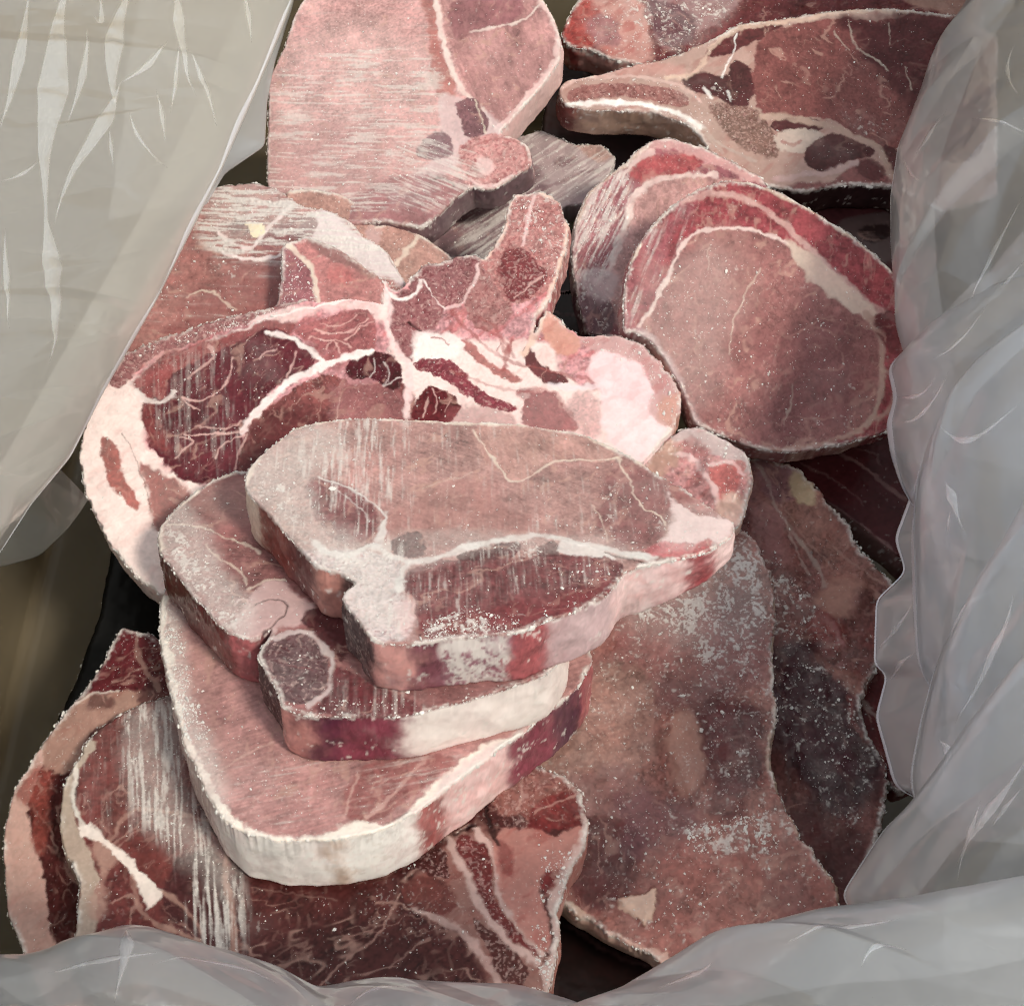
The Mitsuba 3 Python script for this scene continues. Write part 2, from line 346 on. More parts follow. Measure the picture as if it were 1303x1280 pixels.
        # tissues that meet on the rim run into each other along ragged borders
        if wdist:
            ws = np.array([np.exp(-(np.maximum(dd, 0) + 15 * (f2(A, 7, seed + 60 + 3 * i, 4) - .5) + 2.5 * (n2(A, 1.3, seed + 61 + 3 * i) - .5)) / 2.3) for i, dd in enumerate(wdist)])
            ws = np.vstack([ws, np.full((1, nr), math.exp(-7 / 2.3))])
            ws /= ws.sum(0)
            mixc = c * ws[-1][:, None]
            for i, w in enumerate(d['walls']):
                s = np.nonzero(ws[i] > .01)[0]
                if len(s):
                    mixc[s] += tissue(w[0], arcw[s] * [1, 1] + i * 31, seed + 90 + i) * ws[i][s][:, None]
                    s2 = ws[i] > .5
                    kd[s2] = {'fat': 1, 'bone': 2}[w[2]] if len(w) > 2 else 0
            c = mixc
        fz = sst(.66, .78, .5 * n2(A, 1.2, seed + 86) + .5 * n2(A, 3.5, seed + 87)) * .7 + (.55 if l in (1, nl) and not dark else 0) * sst(.4, .7, n2(A, 1.5, seed + 88))
        for i, w in enumerate(d['walls']):
            if w[0] == 'frostw':
                fz = np.maximum(fz, sst(5, 0, wdist[i] + 9 * (f2(A, 6, seed + 78) - .5)) * sst(.35, .55, .6 * f2(A, 4, seed + 77) + .4 * n2(A, .9, seed + 76)))
        fz = np.clip(fz, 0, .85)
        c = c * (1 - fz[:, None]) + FROST[None] * fz[:, None]
        V.append(np.column_stack([XY, z[:nr] - dep])); C.append(c); K.append(kd); fr.append(fz)
        rows.append(np.arange(nr) + base); base += nr
    F = [tri]
    for A, B in zip(rows[:-1], rows[1:]):
        A2, B2 = np.roll(A, -1), np.roll(B, -1)
        F.append(np.column_stack([A, B, A2])); F.append(np.column_stack([A2, B, B2]))
    # underside: a coarse lid
    lid = rows[-1][:: max(1, int(2.5 / h))]
    pl = np.vstack([ring[:: max(1, int(2.5 / h))]])
    lt = Delaunay(pl).simplices
    lt = lt[poly_sd(pl[lt].mean(1), ring[::4]) < .3]
    a = pl[lt]
    fl = np.cross(a[:, 1] - a[:, 0], a[:, 2] - a[:, 0]) > 0
    lt[fl] = lt[fl][:, ::-1]
    F.append(lid[lt])
    V, C, K, fr, F = np.vstack(V), np.vstack(C), np.concatenate(K), np.concatenate(fr), np.vstack(F)
    W = (org + V[:, :1] * ex + V[:, 1:2] * ey + V[:, 2:3] * nn) / 1000.0
    e1, e2 = W[F[:, 1]] - W[F[:, 0]], W[F[:, 2]] - W[F[:, 0]]
    fn = np.cross(e1, e2)
    N = np.zeros_like(W)
    for k in range(3):
        np.add.at(N, F[:, k], fn)
    N /= np.linalg.norm(N, axis=1, keepdims=True) + 1e-30
    fk = np.sort(K[F], axis=1)[:, 1]
    for i in (2, 1, 0):
        # crumbs of a tissue too small to pick apart belong to what surrounds them
        w_ = np.nonzero(fk == i)[0]
        if len(w_) > 40:
            fs = F[w_]
            e = np.vstack([fs[:, :2], fs[:, 1:]])
            _, lab = connected_components(coo_matrix((np.ones(len(e), np.int8), (e[:, 0], e[:, 1])), shape=(len(W), len(W))), directed=False)
            ids, cnt = np.unique(lab[fs[:, 0]], return_counts=True)
            keep_ = ids[np.argsort(-cnt)[:9]]
            keep_ = [c_ for c_ in keep_ if cnt[ids == c_][0] > 250] or [ids[np.argmax(cnt)]]
            fk[w_[~np.isin(lab[fs[:, 0]], keep_)]] = 0 if i else 1
    C = np.clip(C, .01, .9)
    for i in range(3):
        s = fk == i
        if s.sum() > 40:
            # muscles, fat seams and bones that lie apart are pieces of their own
            fs = F[s]
            e = np.vstack([fs[:, :2], fs[:, 1:]])
            _, lab = connected_components(coo_matrix((np.ones(len(e), np.int8), (e[:, 0], e[:, 1])), shape=(len(W), len(W))), directed=False)
            fl_ = lab[fs[:, 0]]
            ids, cnt = np.unique(fl_, return_counts=True)
            order = np.argsort(-cnt)
            big = [ids[o] for o in order[:9] if cnt[o] > 200] or [ids[order[0]]]
            where = np.nonzero(s)[0]
            for q_, cid in enumerate(big):
                m_ = fl_ == cid if q_ else ~np.isin(fl_, big[1:])
                sel = np.zeros(len(F), bool); sel[where[m_]] = True
                scene[key + '__' + PART_OF[i] + ('' if q_ == 0 else '_%03d' % q_)] = submesh(W, F, N, C, sel, BSDF_OF[i])
    # loose ice: crumbs along the sawn rim, flakes where the face is frosted
    pts, nrm, size = [], [], []
    nf = len(P)
    vis = ring
    m = int(nr * h * 1.5)
    j = rng.integers(0, nr, m)
    keepj = n2(ring[j], 9, seed + 95) > .38
    j = j[keepj][:40 if dark else None]
    pts.append(W[j] + N[j] * .0001); nrm.append(N[j]); size.append(rng.lognormal(math.log(.36), .5, len(j)))
    w = .06 + np.clip(fr[:nf], 0, .8) * 1.0
    j = rng.choice(nf, int((0 if dark else .035) * nf * h * h + .16 * fr[:nf].sum() * h * h) + 2, p=w / w.sum())
    pts.append(W[j]); nrm.append(N[j]); size.append(rng.lognormal(math.log(.21), .5, len(j)))
    for op in d['ops']:
        if op[0] == 'C':
            sdp = poly_sd(P, np.asarray(op[1], float))
            w = sst(3, -1, sdp) * sst(.3, .6, n2(P, 4, seed + 96))
            if w.sum() > 0:
                j = rng.choice(nf, int(op[2] * 1.7), p=w / w.sum())
                pts.append(W[j]); nrm.append(N[j]); size.append(np.minimum(rng.lognormal(math.log(.30 * op[3]), .55, len(j)), 1.5))
    pts, nrm, size = np.vstack(pts), np.vstack(nrm), np.concatenate(size)
    M = len(pts)
    B = rng.normal(size=(M, 3, 3)); Qm, _ = np.linalg.qr(B)
    iv = ICE.vertices[None] * rng.uniform(.55, 1.15, (M, 12, 1))
    iv = iv * np.column_stack([np.ones(M), rng.uniform(.6, 1.3, M), rng.uniform(.35, .8, M)])[:, None, :]
    iv = np.einsum('mij,mvj->mvi', Qm, iv) * size[:, None, None] / 1000.0
    # flatten along the surface normal so that flakes lie on the meat
    dn = np.einsum('mvj,mj->mv', iv, nrm)
    iv = iv - .45 * dn[:, :, None] * nrm[:, None, :] + pts[:, None] + nrm[:, None] * (size * .00025)[:, None, None]
    ff = (ICE.faces[None] + (np.arange(M) * 12)[:, None, None]).reshape(-1, 3)
    scene[key + '__ice_crystals'] = mikit.ply((iv.reshape(-1, 3), ff), 'ice')
    labels[key + '__ice_crystals'] = {'kind': 'stuff'}

# ---------------------------------------------------------------- box and floor
scene['cardboard'] = {'type': 'twosided', 'bsdf': {'type': 'principled', 'roughness': .85, 'specular': .2, 'base_color': mikit.proc(
    lambda p, n, uv: mikit.mix((.38, .30, .18), (.48, .38, .24), mikit.fbm(p.x * 60, p.y * 60, p.z * 9)))}}
scene['concrete'] = {'type': 'twosided', 'bsdf': {'type': 'principled', 'roughness': .8, 'specular': .3, 'base_color': mikit.proc(
    lambda p, n, uv: mikit.mix((.20, .19, .18), (.32, .31, .29), mikit.fbm(p.x * 5, p.y * 5, 0.0)))}}
BX0, BX1, BY0, BY1, BZ0, BZ1 = -.285, .30, -.30, .50, -.205, .075
def panel(name, lo, hi):
    b = trimesh.creation.box(bounds=[lo, hi])
    scene[name] = mikit.ply(b, 'cardboard')
g = .0006
panel('cardboard_box__bottom_panel', [BX0, BY0, BZ0 - .004], [BX1, BY1, BZ0])
panel('cardboard_box__side_panel', [BX0 - .004, BY0, BZ0 - .004], [BX0 - g, BY1, BZ1])
panel('cardboard_box__side_panel_001', [BX1 + g, BY0, BZ0 - .004], [BX1 + .004, BY1, BZ1])
panel('cardboard_box__side_panel_002', [BX0 - .004, BY0 - .004, BZ0 - .004], [BX1 + .004, BY0 - g, BZ1])
panel('cardboard_box__side_panel_003', [BX0 - .004, BY1 + g, BZ0 - .004], [BX1 + .004, BY1 + .004, BZ1])
for i, (ax, an, tr) in enumerate([([0, 1, 0], -24, [BX0 - .046, (BY0 + BY1) / 2, BZ1 + .092]), ([1, 0, 0], -24, [(BX0 + BX1) / 2, BY1 + .046, BZ1 + .092])]):
    fl = trimesh.creation.box(extents=[.004, BY1 - BY0, .2] if i == 0 else [BX1 - BX0, .004, .2])
    fl.apply_transform(trimesh.transformations.rotation_matrix(math.radians(an), ax))
    fl.apply_translation(tr)
    scene['cardboard_box__flap_%03d' % (i + 1)] = mikit.ply(fl, 'cardboard')
fl = trimesh.creation.box(extents=[.004, BY1 - BY0, .15])
fl.apply_transform(trimesh.transformations.rotation_matrix(math.radians(12), [0, 1, 0]))
fl.apply_translation([BX1 + .019, (BY0 + BY1) / 2, BZ1 + .075])
scene['cardboard_box__flap'] = mikit.ply(fl, 'cardboard')
labels['cardboard_box'] = {'label': 'tan cardboard box seen dimly through the clear plastic liner', 'category': 'box'}
scene['floor'] = mikit.ply((np.array([[-4., -4, BZ0 - .006], [4, -4, BZ0 - .006], [4, 4, BZ0 - .006], [-4, 4, BZ0 - .006]]), np.array([[0, 1, 2], [0, 2, 3]])), 'concrete')
labels['floor'] = {'kind': 'structure'}

# ---------------------------------------------------------------- the plastic liner
def film(white, clear, gloss=.5):
    return {'type': 'blendbsdf', 'weight': clear,
            'a': {'type': 'blendbsdf', 'weight': gloss,
                  'a': {'type': 'principledthin', 'base_color': {'type': 'rgb', 'value': white}, 'roughness': .25, 'spec_trans': .35, 'diff_trans': 1.0, 'eta': 1.5},
                  'b': {'type': 'twosided', 'bsdf': {'type': 'roughplastic', 'diffuse_reflectance': {'type': 'rgb', 'value': white}, 'alpha': .05, 'int_ior': 1.6, 'nonlinear': True}}},
            'b': {'type': 'thindielectric', 'int_ior': 1.5}}
scene['liner_film'] = film([.70, .72, .745], .52, .6)
scene['liner_front_film'] = film([.70, .725, .75], .34, .55)
scene['liner_flap_film'] = film([.72, .725, .71], .32, .5)
scene['liner_hem_film'] = film([.90, .93, .98], .34, .5)
scene['liner_pleat_film'] = film([.84, .86, .88], .90, .5)
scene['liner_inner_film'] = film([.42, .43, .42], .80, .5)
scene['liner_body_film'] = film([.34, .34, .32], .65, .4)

def ridge(P, s, seed):
    n = meshkit.fbm(np.column_stack([P, np.full(len(P), seed * 3.1)]) / [s[0], s[1], 1.0], 3, seed)
    return 1 - np.abs(2 * n - 1)

def crumple(P, s, seed, k=3):
    """facets of a crumpled film: the heights of random tilted planes met cell by cell, joined continuously (sharp creases between them)"""
    r = np.random.default_rng(seed)
    out = np.zeros(len(P))
    for i in range(k):
        a = r.uniform(0, math.pi); c, si = math.cos(a), math.sin(a)
        x = (P[:, 0] * c + P[:, 1] * si) / s
        y = (-P[:, 0] * si + P[:, 1] * c) / (s * 2.6)
        w = meshkit.noise(np.column_stack([x * .6, y * .6, np.full(len(P), 5.0 + i)]), seed + i) * 1.8
        ph = x + w
        out += np.abs((ph % 1.0) - .5) * 2 * meshkit.noise(np.column_stack([x * .35, y * .5, np.full(len(P), 9.0 + i)]), seed + 7 + i)
        s *= .62
    return out / k

def facet(P, s, seed, aniso):
    """a crumpled film: flat triangular facets between scattered points pushed up or down (mm), so sharp straight creases"""
    r = np.random.default_rng(seed)
    Q = P / [s * aniso, s]
    lo, hi = Q.min(0) - 2, Q.max(0) + 2
    n = int(np.prod(hi - lo) * 1.3) + 8
    pts = r.uniform(lo, hi, (n, 2))
    return LinearNDInterpolator(pts, r.normal(size=n).clip(-1.8, 1.8))(Q)

def build_fold(key, d, bsdf):
    E, R = np.array(d['E'], float), np.array(d['R'], float)
    n = len(E)
    s = np.arange(n, dtype=float)
    ce = np.concatenate([[0], np.cumsum(np.linalg.norm(np.diff(E, axis=0), axis=1))])
    ns = int(ce[-1] / 1.2)
    st = np.interp(np.linspace(0, ce[-1], ns), ce, s)
    Es = np.column_stack([np.interp(st, s, E[:, j]) for j in range(3)])
    kk = np.ones(5) / 5
    for _ in range(2):
        Es = np.column_stack([np.convolve(np.pad(Es[:, j], 2, 'edge'), kk, 'valid') for j in range(3)])
    Rs = PchipInterpolator(s, R)(st)
    L = np.linalg.norm(Rs - Es, axis=1).mean()
    U = (Rs - Es); U /= np.linalg.norm(U, axis=1, keepdims=True)
    tg = np.gradient(Es, axis=0); tg /= np.linalg.norm(tg, axis=1, keepdims=True)
    Hn = np.cross(U, tg); Hn /= np.linalg.norm(Hn, axis=1, keepdims=True)
    mean = Hn.mean(0)
    if mean[2] < 0:
        Hn = -Hn
    k = np.ones(31) / 31
    Hn = np.column_stack([np.convolve(np.pad(Hn[:, j], 15, 'edge'), k, 'valid') for j in range(3)])
    Hn /= np.linalg.norm(Hn, axis=1, keepdims=True)
    r = d.get('r', 1.6)
    nt = int(L / 1.2)
    under = np.linspace(-26, 0, 16)[:-1]
    ang = np.linspace(-90, 90, 11)[1:-1]
    prof = [(r + -a, -r - .12 * (-a)) for a in under] + [(r - r * math.cos(math.radians(a)), r * math.sin(math.radians(a))) for a in ang]
    arcs = [a - 5 for a in under] + [r * math.radians(a) for a in ang]
    fr = np.linspace(0, 1, nt) ** 1.0
    rows, uv = [], []
    for (dd, hh), ar in zip(prof, arcs):
        rows.append(Es + U * dd + Hn * hh); uv.append(np.column_stack([np.linspace(0, ce[-1], ns), np.full(ns, ar)]))
    for q in fr:
        b = d['bulge'] * math.sin(math.pi * q ** .7)
        rows.append(Es + U * r + Hn * r + (Rs - Es) * q + Hn * b); uv.append(np.column_stack([np.linspace(0, ce[-1], ns), np.full(ns, r + 2 + q * L)]))
    if d['id'] not in ('T2', 'T3'):
        for q in np.linspace(0, 1, 30)[1:]:
            rows.append(Es + U * r + Hn * r + (Rs - Es) + U * [1, 1, 0] * 110 * q - np.array([0, 0, 60.]) * q * q)
            uv.append(np.column_stack([np.linspace(0, ce[-1], ns), np.full(ns, r + 2 + L + 110 * q)]))
    V, A = np.array(rows), np.array(uv)
    flat = A.reshape(-1, 2)
    a = d['dirr'] * math.pi
    Rm = np.array([[math.cos(a), -math.sin(a)], [math.sin(a), math.cos(a)]])
    q = flat @ Rm
    amp = d['amp']
    disp = amp * (1.6 * (ridge(q, (170., 60.), d['seed']) - .6) + 1.25 * facet(q, 30., d['seed'] + 2, 3.2) + .30 * facet(q, 15., d['seed'] + 3, 1.8))
    damp = np.where(flat[:, 1] < 4, .12, .12 + .88 * sst(4, 30, flat[:, 1]))
    disp = disp * damp
    V = V + (disp.reshape(A.shape[:2]))[..., None] * Hn[None]
    nrow, ncol = V.shape[:2]
    idx = np.arange(nrow * ncol).reshape(nrow, ncol)
    q4 = np.stack([idx[:-1, :-1], idx[:-1, 1:], idx[1:, 1:], idx[1:, :-1]], -1).reshape(-1, 4)
    scene[key] = mikit.ply((V.reshape(-1, 3) / 1000.0, q4), bsdf, smooth=True)
    # hem: the band along the edge where the film is doubled over
    if d.get('hem'):
        k0, band = len(prof), []
        wv = d['hem'] * (.35 + .9 * meshkit.noise(np.column_stack([np.linspace(0, ce[-1], ncol) / 40, np.zeros(ncol), np.full(ncol, d['seed'] * .7)]), d['seed'])) / 1.2
        from scipy.ndimage import map_coordinates
        xs = np.arange(ncol, dtype=float)
        for w in np.linspace(0, 1, 9):
            g3 = np.column_stack([map_coordinates(V[..., j], [k0 - 1 + wv * w, xs], order=1, mode='nearest') for j in range(3)])
            band.append(g3 + Hn * (.45 + .5 * math.sin(math.pi * min(1, w * 1.1))))
        band = np.array(band)
        ix = np.arange(band.shape[0] * band.shape[1]).reshape(band.shape[:2])
        qq = np.stack([ix[:-1, :-1], ix[:-1, 1:], ix[1:, 1:], ix[1:, :-1]], -1).reshape(-1, 4)
        scene[key + '__hem'] = mikit.ply((band.reshape(-1, 3) / 1000.0, qq), 'liner_hem_film', smooth=True)
    # pleats: slivers where the film is folded over on itself, lying on the fold
    nu = len(prof)
    off = nu
    for i, pl in enumerate(d.get('pleats', [])):
        c = smooth_line([(x * (ncol - 1), off + y * (nt - 1)) for x, y in pl[0]], step=.8)
        tt = np.linspace(0, 1, len(c))
        dv = np.gradient(c, axis=0); dv /= np.linalg.norm(dv, axis=1, keepdims=True) + 1e-9
        sd = np.column_stack([-dv[:, 1], dv[:, 0]])
        wd = pl[1] / 1.2 * np.interp(tt, [0, pl[2], 1], [.03, 1, .03]) ** 1.5 / 2
        P2, pr = [], np.linspace(-1, 1, 7)
        from scipy.ndimage import map_coordinates
        for w in pr:
            xy = c + sd * (wd * w)[:, None]
            g3 = np.column_stack([map_coordinates(V[..., j], [xy[:, 1], xy[:, 0]], order=1, mode='nearest') for j in range(3)])
            hn = Hn[np.clip(xy[:, 0].round().astype(int), 0, ncol - 1)]
            P2.append(g3 + hn * (.5 + .2 * wd * 1.2 * (1 - w * w))[:, None])
        P2 = np.array(P2)
        ix = np.arange(P2.shape[0] * P2.shape[1]).reshape(P2.shape[:2])
        qq = np.stack([ix[:-1, :-1], ix[:-1, 1:], ix[1:, 1:], ix[1:, :-1]], -1).reshape(-1, 4)
        scene[key + '__pleat' + ('' if i == 0 else '_%03d' % i)] = mikit.ply((P2.reshape(-1, 3) / 1000.0, qq), 'liner_pleat_film', smooth=True)

FOLDS = [
{"pleats":[([(0.13,0.311),(0.231,0.331),(0.324,0.311),(0.371,0.284)],7.5,0.5),([(0.237,0.391),(0.318,0.375),(0.405,0.385)],3,0.5),([(0.321,0.294),(0.395,0.308),(0.462,0.344),(0.545,0.348)],6.8,0.3),([(0.244,0.221),(0.294,0.251),(0.328,0.301)],3,0.5),([(0.134,0.237),(0.224,0.201),(0.298,0.151),(0.321,0.12)],4.5,0.3),([(0.251,0.177),(0.304,0.107),(0.351,0.05)],2.6,0.4),([(0.241,0.201),(0.318,0.174),(0.358,0.167)],1.9,0.4),([(0.324,0.214),(0.365,0.181),(0.398,0.154)],2.2,0.5),([(0.134,0.438),(0.244,0.445),(0.348,0.428),(0.441,0.415),(0.555,0.355)],12,0.5),([(0.167,0.512),(0.274,0.508),(0.365,0.512),(0.415,0.522)],4.5,0.5),([(0.104,0.11),(0.167,0.07),(0.204,0.047)],2.2,0.5),([(0.368,0.258),(0.405,0.211),(0.431,0.127)],1.9,0.4),([(0.448,0.421),(0.472,0.455),(0.485,0.502)],2.2,0.5),([(0.512,0.385),(0.589,0.334),(0.676,0.264),(0.722,0.241)],9,0.4),([(0.398,0.291),(0.448,0.254)],1.9,0.5),([(0.211,0.385),(0.227,0.365),(0.157,0.388)],2.2,0.5),([(0.552,0.458),(0.622,0.431),(0.682,0.388)],3,0.5)],"id":"T","E":[[-114.3,392.9,-2],[-118.1,347.3,-2],[-123.9,303.2,-1],[-131.4,252.5,0],[-139.2,199.2,2],[-145.7,162.2,4],[-154.9,106.5,8],[-161.7,75.7,10],[-167.2,45.2,14],[-171.7,6.9,20],[-179.7,-23.7,28],[-183.7,-48,34],[-190.8,-80.5,42]],"R":[[-369.7,319.9,85],[-356.5,278.2,85],[-339.4,225.4,86],[-322.9,175.9,88],[-306.3,125.7,90],[-293.3,86,91],[-279.2,44.1,93],[-267.6,9.7,95],[-256.7,-22.1,97],[-245.9,-52.4,100],[-235.2,-81.3,104],[-225.1,-107.9,108],[-214.1,-137.8,112]],"bulge":14,"amp":1.5,"seed":3,"dirr":0.42,"r":1.2,"hem":2.5},
{"pleats":[],"id":"T3","E":[[-225.6,-15.9,-25],[-209.2,-10,-30],[-196.6,-0.1,-36],[-189.9,17.9,-42],[-187.8,29.5,-46],[-186.6,40.8,-50]],"R":[[-280.4,-1.3,40],[-271,6.5,40],[-263.3,14.8,35],[-257.4,31.6,30],[-252.9,49.3,20],[-246.6,63,10]],"bulge":3,"amp":1.2,"seed":9,"dirr":0.3,"r":1.2,"hem":0},
{"pleats":[],"id":"T2","E":[[-120.6,388.5,-14],[-121.3,358,-14],[-126,307.9,-14],[-127,275.6,-15],[-124.8,241.2,-16],[-134.3,229.5,-16],[-142.9,219.3,-16],[-148.9,195.8,-16]],"R":[[-202.4,373.4,10],[-195.5,329,10],[-193.2,287.5,10],[-192,254.9,10],[-187,224,10],[-187,200.4,10],[-184.2,183.3,10],[-183.3,155.9,10]],"bulge":3,"amp":1.6,"seed":5,"dirr":0.42,"r":1.2,"hem":0},
{"pleats":[([(0.525,0.114),(0.565,0.221),(0.585,0.298)],2.2,0.5),([(0.448,0.321),(0.502,0.264),(0.535,0.207)],3.9,0.5),([(0.478,0.472),(0.485,0.592),(0.485,0.692)],1.4,0.5),([(0.589,0.686),(0.689,0.585),(0.793,0.472)],2.2,0.5),([(0.696,0.702),(0.776,0.552),(0.829,0.388)],2.8,0.4),([(0.314,0.569),(0.368,0.562),(0.431,0.652)],2.8,0.5)],"id":"U1","E":[[254.6,349.1,25],[240,310.7,22],[211,268.2,12],[187,211.3,4],[179.5,180.6,0],[175.6,146.1,-4],[173.2,103.7,-8],[176.9,78.9,-12],[180.6,46.4,-16]],"R":[[288.6,310.9,90],[275.4,243.9,90],[257.4,173.1,90],[241.7,110.9,90],[232.2,73.5,90],[223.4,39,90],[215.5,5,88],[208.7,-25.6,85],[202.7,-55.9,80]],"bulge":16,"amp":1.8,"seed":11,"dirr":0.8,"r":1.3,"hem":2.5},
{"pleats":[([(0.411,0.445),(0.545,0.415),(0.579,0.328)],1.7,0.5),([(0.656,0.074),(0.666,0.258),(0.622,0.341)],1.7,0.4),([(0.739,0.174),(0.722,0.281),(0.615,0.395)],2.2,0.5)],"id":"U2","E":[[220.2,114,30],[196.9,90.2,16],[179.9,84.1,8],[160.8,70.1,0],[161.6,53.9,-2],[157,42.6,-4],[157.8,30.6,-6],[161.5,17.2,-8],[168.6,6.3,-8]],"R":[[233.7,61.5,85],[227.2,36,85],[221,11.8,85],[217.8,-4.5,82],[214.2,-21.1,80],[210.7,-37.2,78],[207.4,-52.7,76],[203.4,-70.9,74],[199.6,-88.4,72]],"bulge":14,"amp":1.8,"seed":21,"dirr":0.6,"r":1.3,"hem":13},
{"pleats":[([(0.585,0.013),(0.532,0.13),(0.482,0.207)],2.2,0.5),([(0.676,0),(0.622,0.154),(0.595,0.247)],2.2,0.5)],"id":"U3b","E":[[176.9,37.8,-6],[166.2,17.6,-10],[154.1,-8.6,-14],[156.5,-23.4,-16],[143.9,-34.2,-20],[139.9,-61.7,-24],[144.6,-64.5,-24],[138.3,-81.1,-28],[141.9,-106.6,-32],[150.3,-112.4,-30],[157.6,-115.9,-28]],"R":[[216,-26.9,70],[210.6,-47.9,70],[204.6,-71.2,70],[201.6,-85.6,68],[198.7,-99.5,66],[195.9,-113,64],[193.9,-123.3,62],[191.2,-136.1,60],[188.7,-148.6,58],[186.3,-160.7,56],[184.7,-167.9,55]],"bulge":4,"amp":1.4,"seed":33,"dirr":0.6,"r":1.3,"hem":3},
{"pleats":[([(0.525,0.341),(0.565,0.388),(0.642,0.452)],5,0.35),([(0.401,0.261),(0.425,0.425),(0.338,0.609)],2.8,0.4),([(0.585,0.391),(0.625,0.381),(0.652,0.378)],1.1,0.5),([(0.87,0.398),(0.816,0.485),(0.779,0.656)],1.7,0.4)],"id":"U3","E":[[214.7,52.3,44],[203.5,43.3,36],[174.8,29.2,12],[167.4,15.3,6],[162.2,-1.6,2],[159.1,-19.8,-2],[156.2,-47.3,-6],[155.6,-67.1,-8],[160.8,-72.2,-8],[168.3,-74,-4]],"R":[[222.2,7,86],[217.3,-11.9,86],[211.7,-33.6,86],[207.4,-52.4,84],[204.2,-67.3,82],[201.2,-81.7,80],[196.7,-101.6,78],[192.4,-120.5,76],[189.1,-135.9,74],[185.9,-150.8,72]],"bulge":20,"amp":1.8,"seed":41,"dirr":0.9,"r":1.3,"hem":15},
{"pleats":[([(0.779,0.284),(0.806,0.341),(0.846,0.334)],3.3,0.5),([(0.371,0.488),(0.569,0.472),(0.739,0.361)],3.9,0.4)],"id":"U4a","E":[[192.4,-34.4,44],[183.6,-47.5,38],[172.3,-57.9,26],[154.8,-85.3,8],[148,-101.2,-0],[142.8,-117.9,-6],[142.6,-125.5,-6],[147.6,-135.8,0]],"R":[[200.8,-70.3,90],[195.9,-89,90],[192.3,-105.4,88],[186.7,-129.5,86],[182.9,-147,84],[179.8,-161.2,82],[178.2,-170.1,80],[174.5,-184.5,80]],"bulge":16,"amp":1.6,"seed":51,"dirr":0.9,"r":1.3,"hem":10},
{"pleats":[([(0.532,0.482),(0.625,0.522),(0.746,0.559)],2.2,0.5),([(0.355,0.569),(0.559,0.548),(0.722,0.538)],5,0.5),([(0.455,0.619),(0.572,0.599),(0.612,0.595)],2.2,0.5)],"id":"U4","E":[[175.7,-103.3,58],[166.8,-110.9,50],[150.1,-123.9,32],[131.8,-141.7,12],[126,-144.8,6],[110.8,-161.7,-6],[116,-167.4,-6],[123.4,-181.6,4]],"R":[[183.1,-135.9,92],[179,-151.5,92],[174.5,-168.9,92],[169.6,-187.8,92],[167.3,-196.8,92],[163.3,-212,92],[160.6,-222.5,92],[157.5,-234.5,92]],"bulge":14,"amp":1.6,"seed":61,"dirr":0.9,"r":1.3,"hem":6},
{"pleats":[([(0.241,0.415),(0.311,0.378),(0.344,0.358)],5,0.6),([(0.465,0.425),(0.565,0.395),(0.659,0.395)],2.8,0.5),([(0.579,0.579),(0.612,0.518),(0.662,0.545)],2.2,0.5)],"id":"U5","E":[[8.9,-220.4,20],[29.5,-211.5,28],[49,-203.4,36],[64.1,-197.2,42],[90.4,-193.3,50],[114.7,-193.5,56],[132.1,-191.6,60],[149.8,-187.7,64],[166.8,-183.7,70]],"R":[[19.2,-274.3,110],[35.3,-271,110],[49.8,-267.6,110],[62.7,-264.2,110],[81,-262.4,110],[99.4,-260.7,110],[114.2,-258.9,110],[129.2,-257.2,110],[144.2,-255.4,110]],"bulge":14,"amp":1.6,"seed":71,"dirr":0.2,"r":1.3,"hem":4},
{"pleats":[([(0.288,0.221),(0.284,0.381),(0.264,0.572)],3.3,0.4),([(0.171,0.338),(0.284,0.405),(0.314,0.398)],2.8,0.5),([(0.304,0.452),(0.415,0.358),(0.468,0.411)],2.8,0.5),([(0.582,0.441),(0.639,0.341),(0.706,0.355)],2.8,0.5)],"id":"U6","E":[[-183.4,-188,0],[-162.9,-187.2,2],[-152.2,-188.5,4],[-142.7,-187.2,6],[-130.6,-182.9,10],[-121.4,-181.2,14],[-114.4,-181.9,14],[-101,-186.3,14],[-89.1,-189.5,14],[-74.9,-194.5,14],[-62.6,-201.1,12],[-46.8,-198,10],[-24.2,-199.2,10],[0.1,-200.4,10],[16.5,-205.8,10],[32.8,-217.1,10]],"R":[[-137.8,-264,90],[-122.8,-264,90],[-113.3,-264,90],[-103.9,-264,90],[-94.5,-264,90],[-85.1,-264,90],[-75.7,-264,90],[-66.2,-264,90],[-56.8,-264,90],[-47.4,-264,90],[-38,-264,90],[-28.5,-264,90],[-13.5,-264,90],[1.6,-264,90],[14.8,-264,90],[28,-264,90]],"bulge":10,"amp":2.2,"seed":81,"dirr":0.3,"r":1.3,"hem":3}]

NAMES = {'T3': 'plastic_liner__flap_002', 'T': 'plastic_liner__flap', 'T2': 'plastic_liner__flap_001', 'U1': 'plastic_liner__fold', 'U2': 'plastic_liner__fold_001', 'U3b': 'plastic_liner__fold_002', 'U3': 'plastic_liner__fold_003', 'U4a': 'plastic_liner__fold_004',
         'U4': 'plastic_liner__fold_005', 'U5': 'plastic_liner__fold_006', 'U6': 'plastic_liner__fold_007'}
for d in FOLDS:
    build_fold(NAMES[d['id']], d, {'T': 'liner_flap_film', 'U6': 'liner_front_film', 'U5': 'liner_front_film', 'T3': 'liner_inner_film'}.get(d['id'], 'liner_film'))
labels['plastic_liner'] = {'label': 'translucent crumpled plastic liner bag folded open around the frozen chops', 'category': 'plastic bag'}
labels['plastic_liner__flap'] = {'label': 'wide milky flap hanging over the upper left corner'}

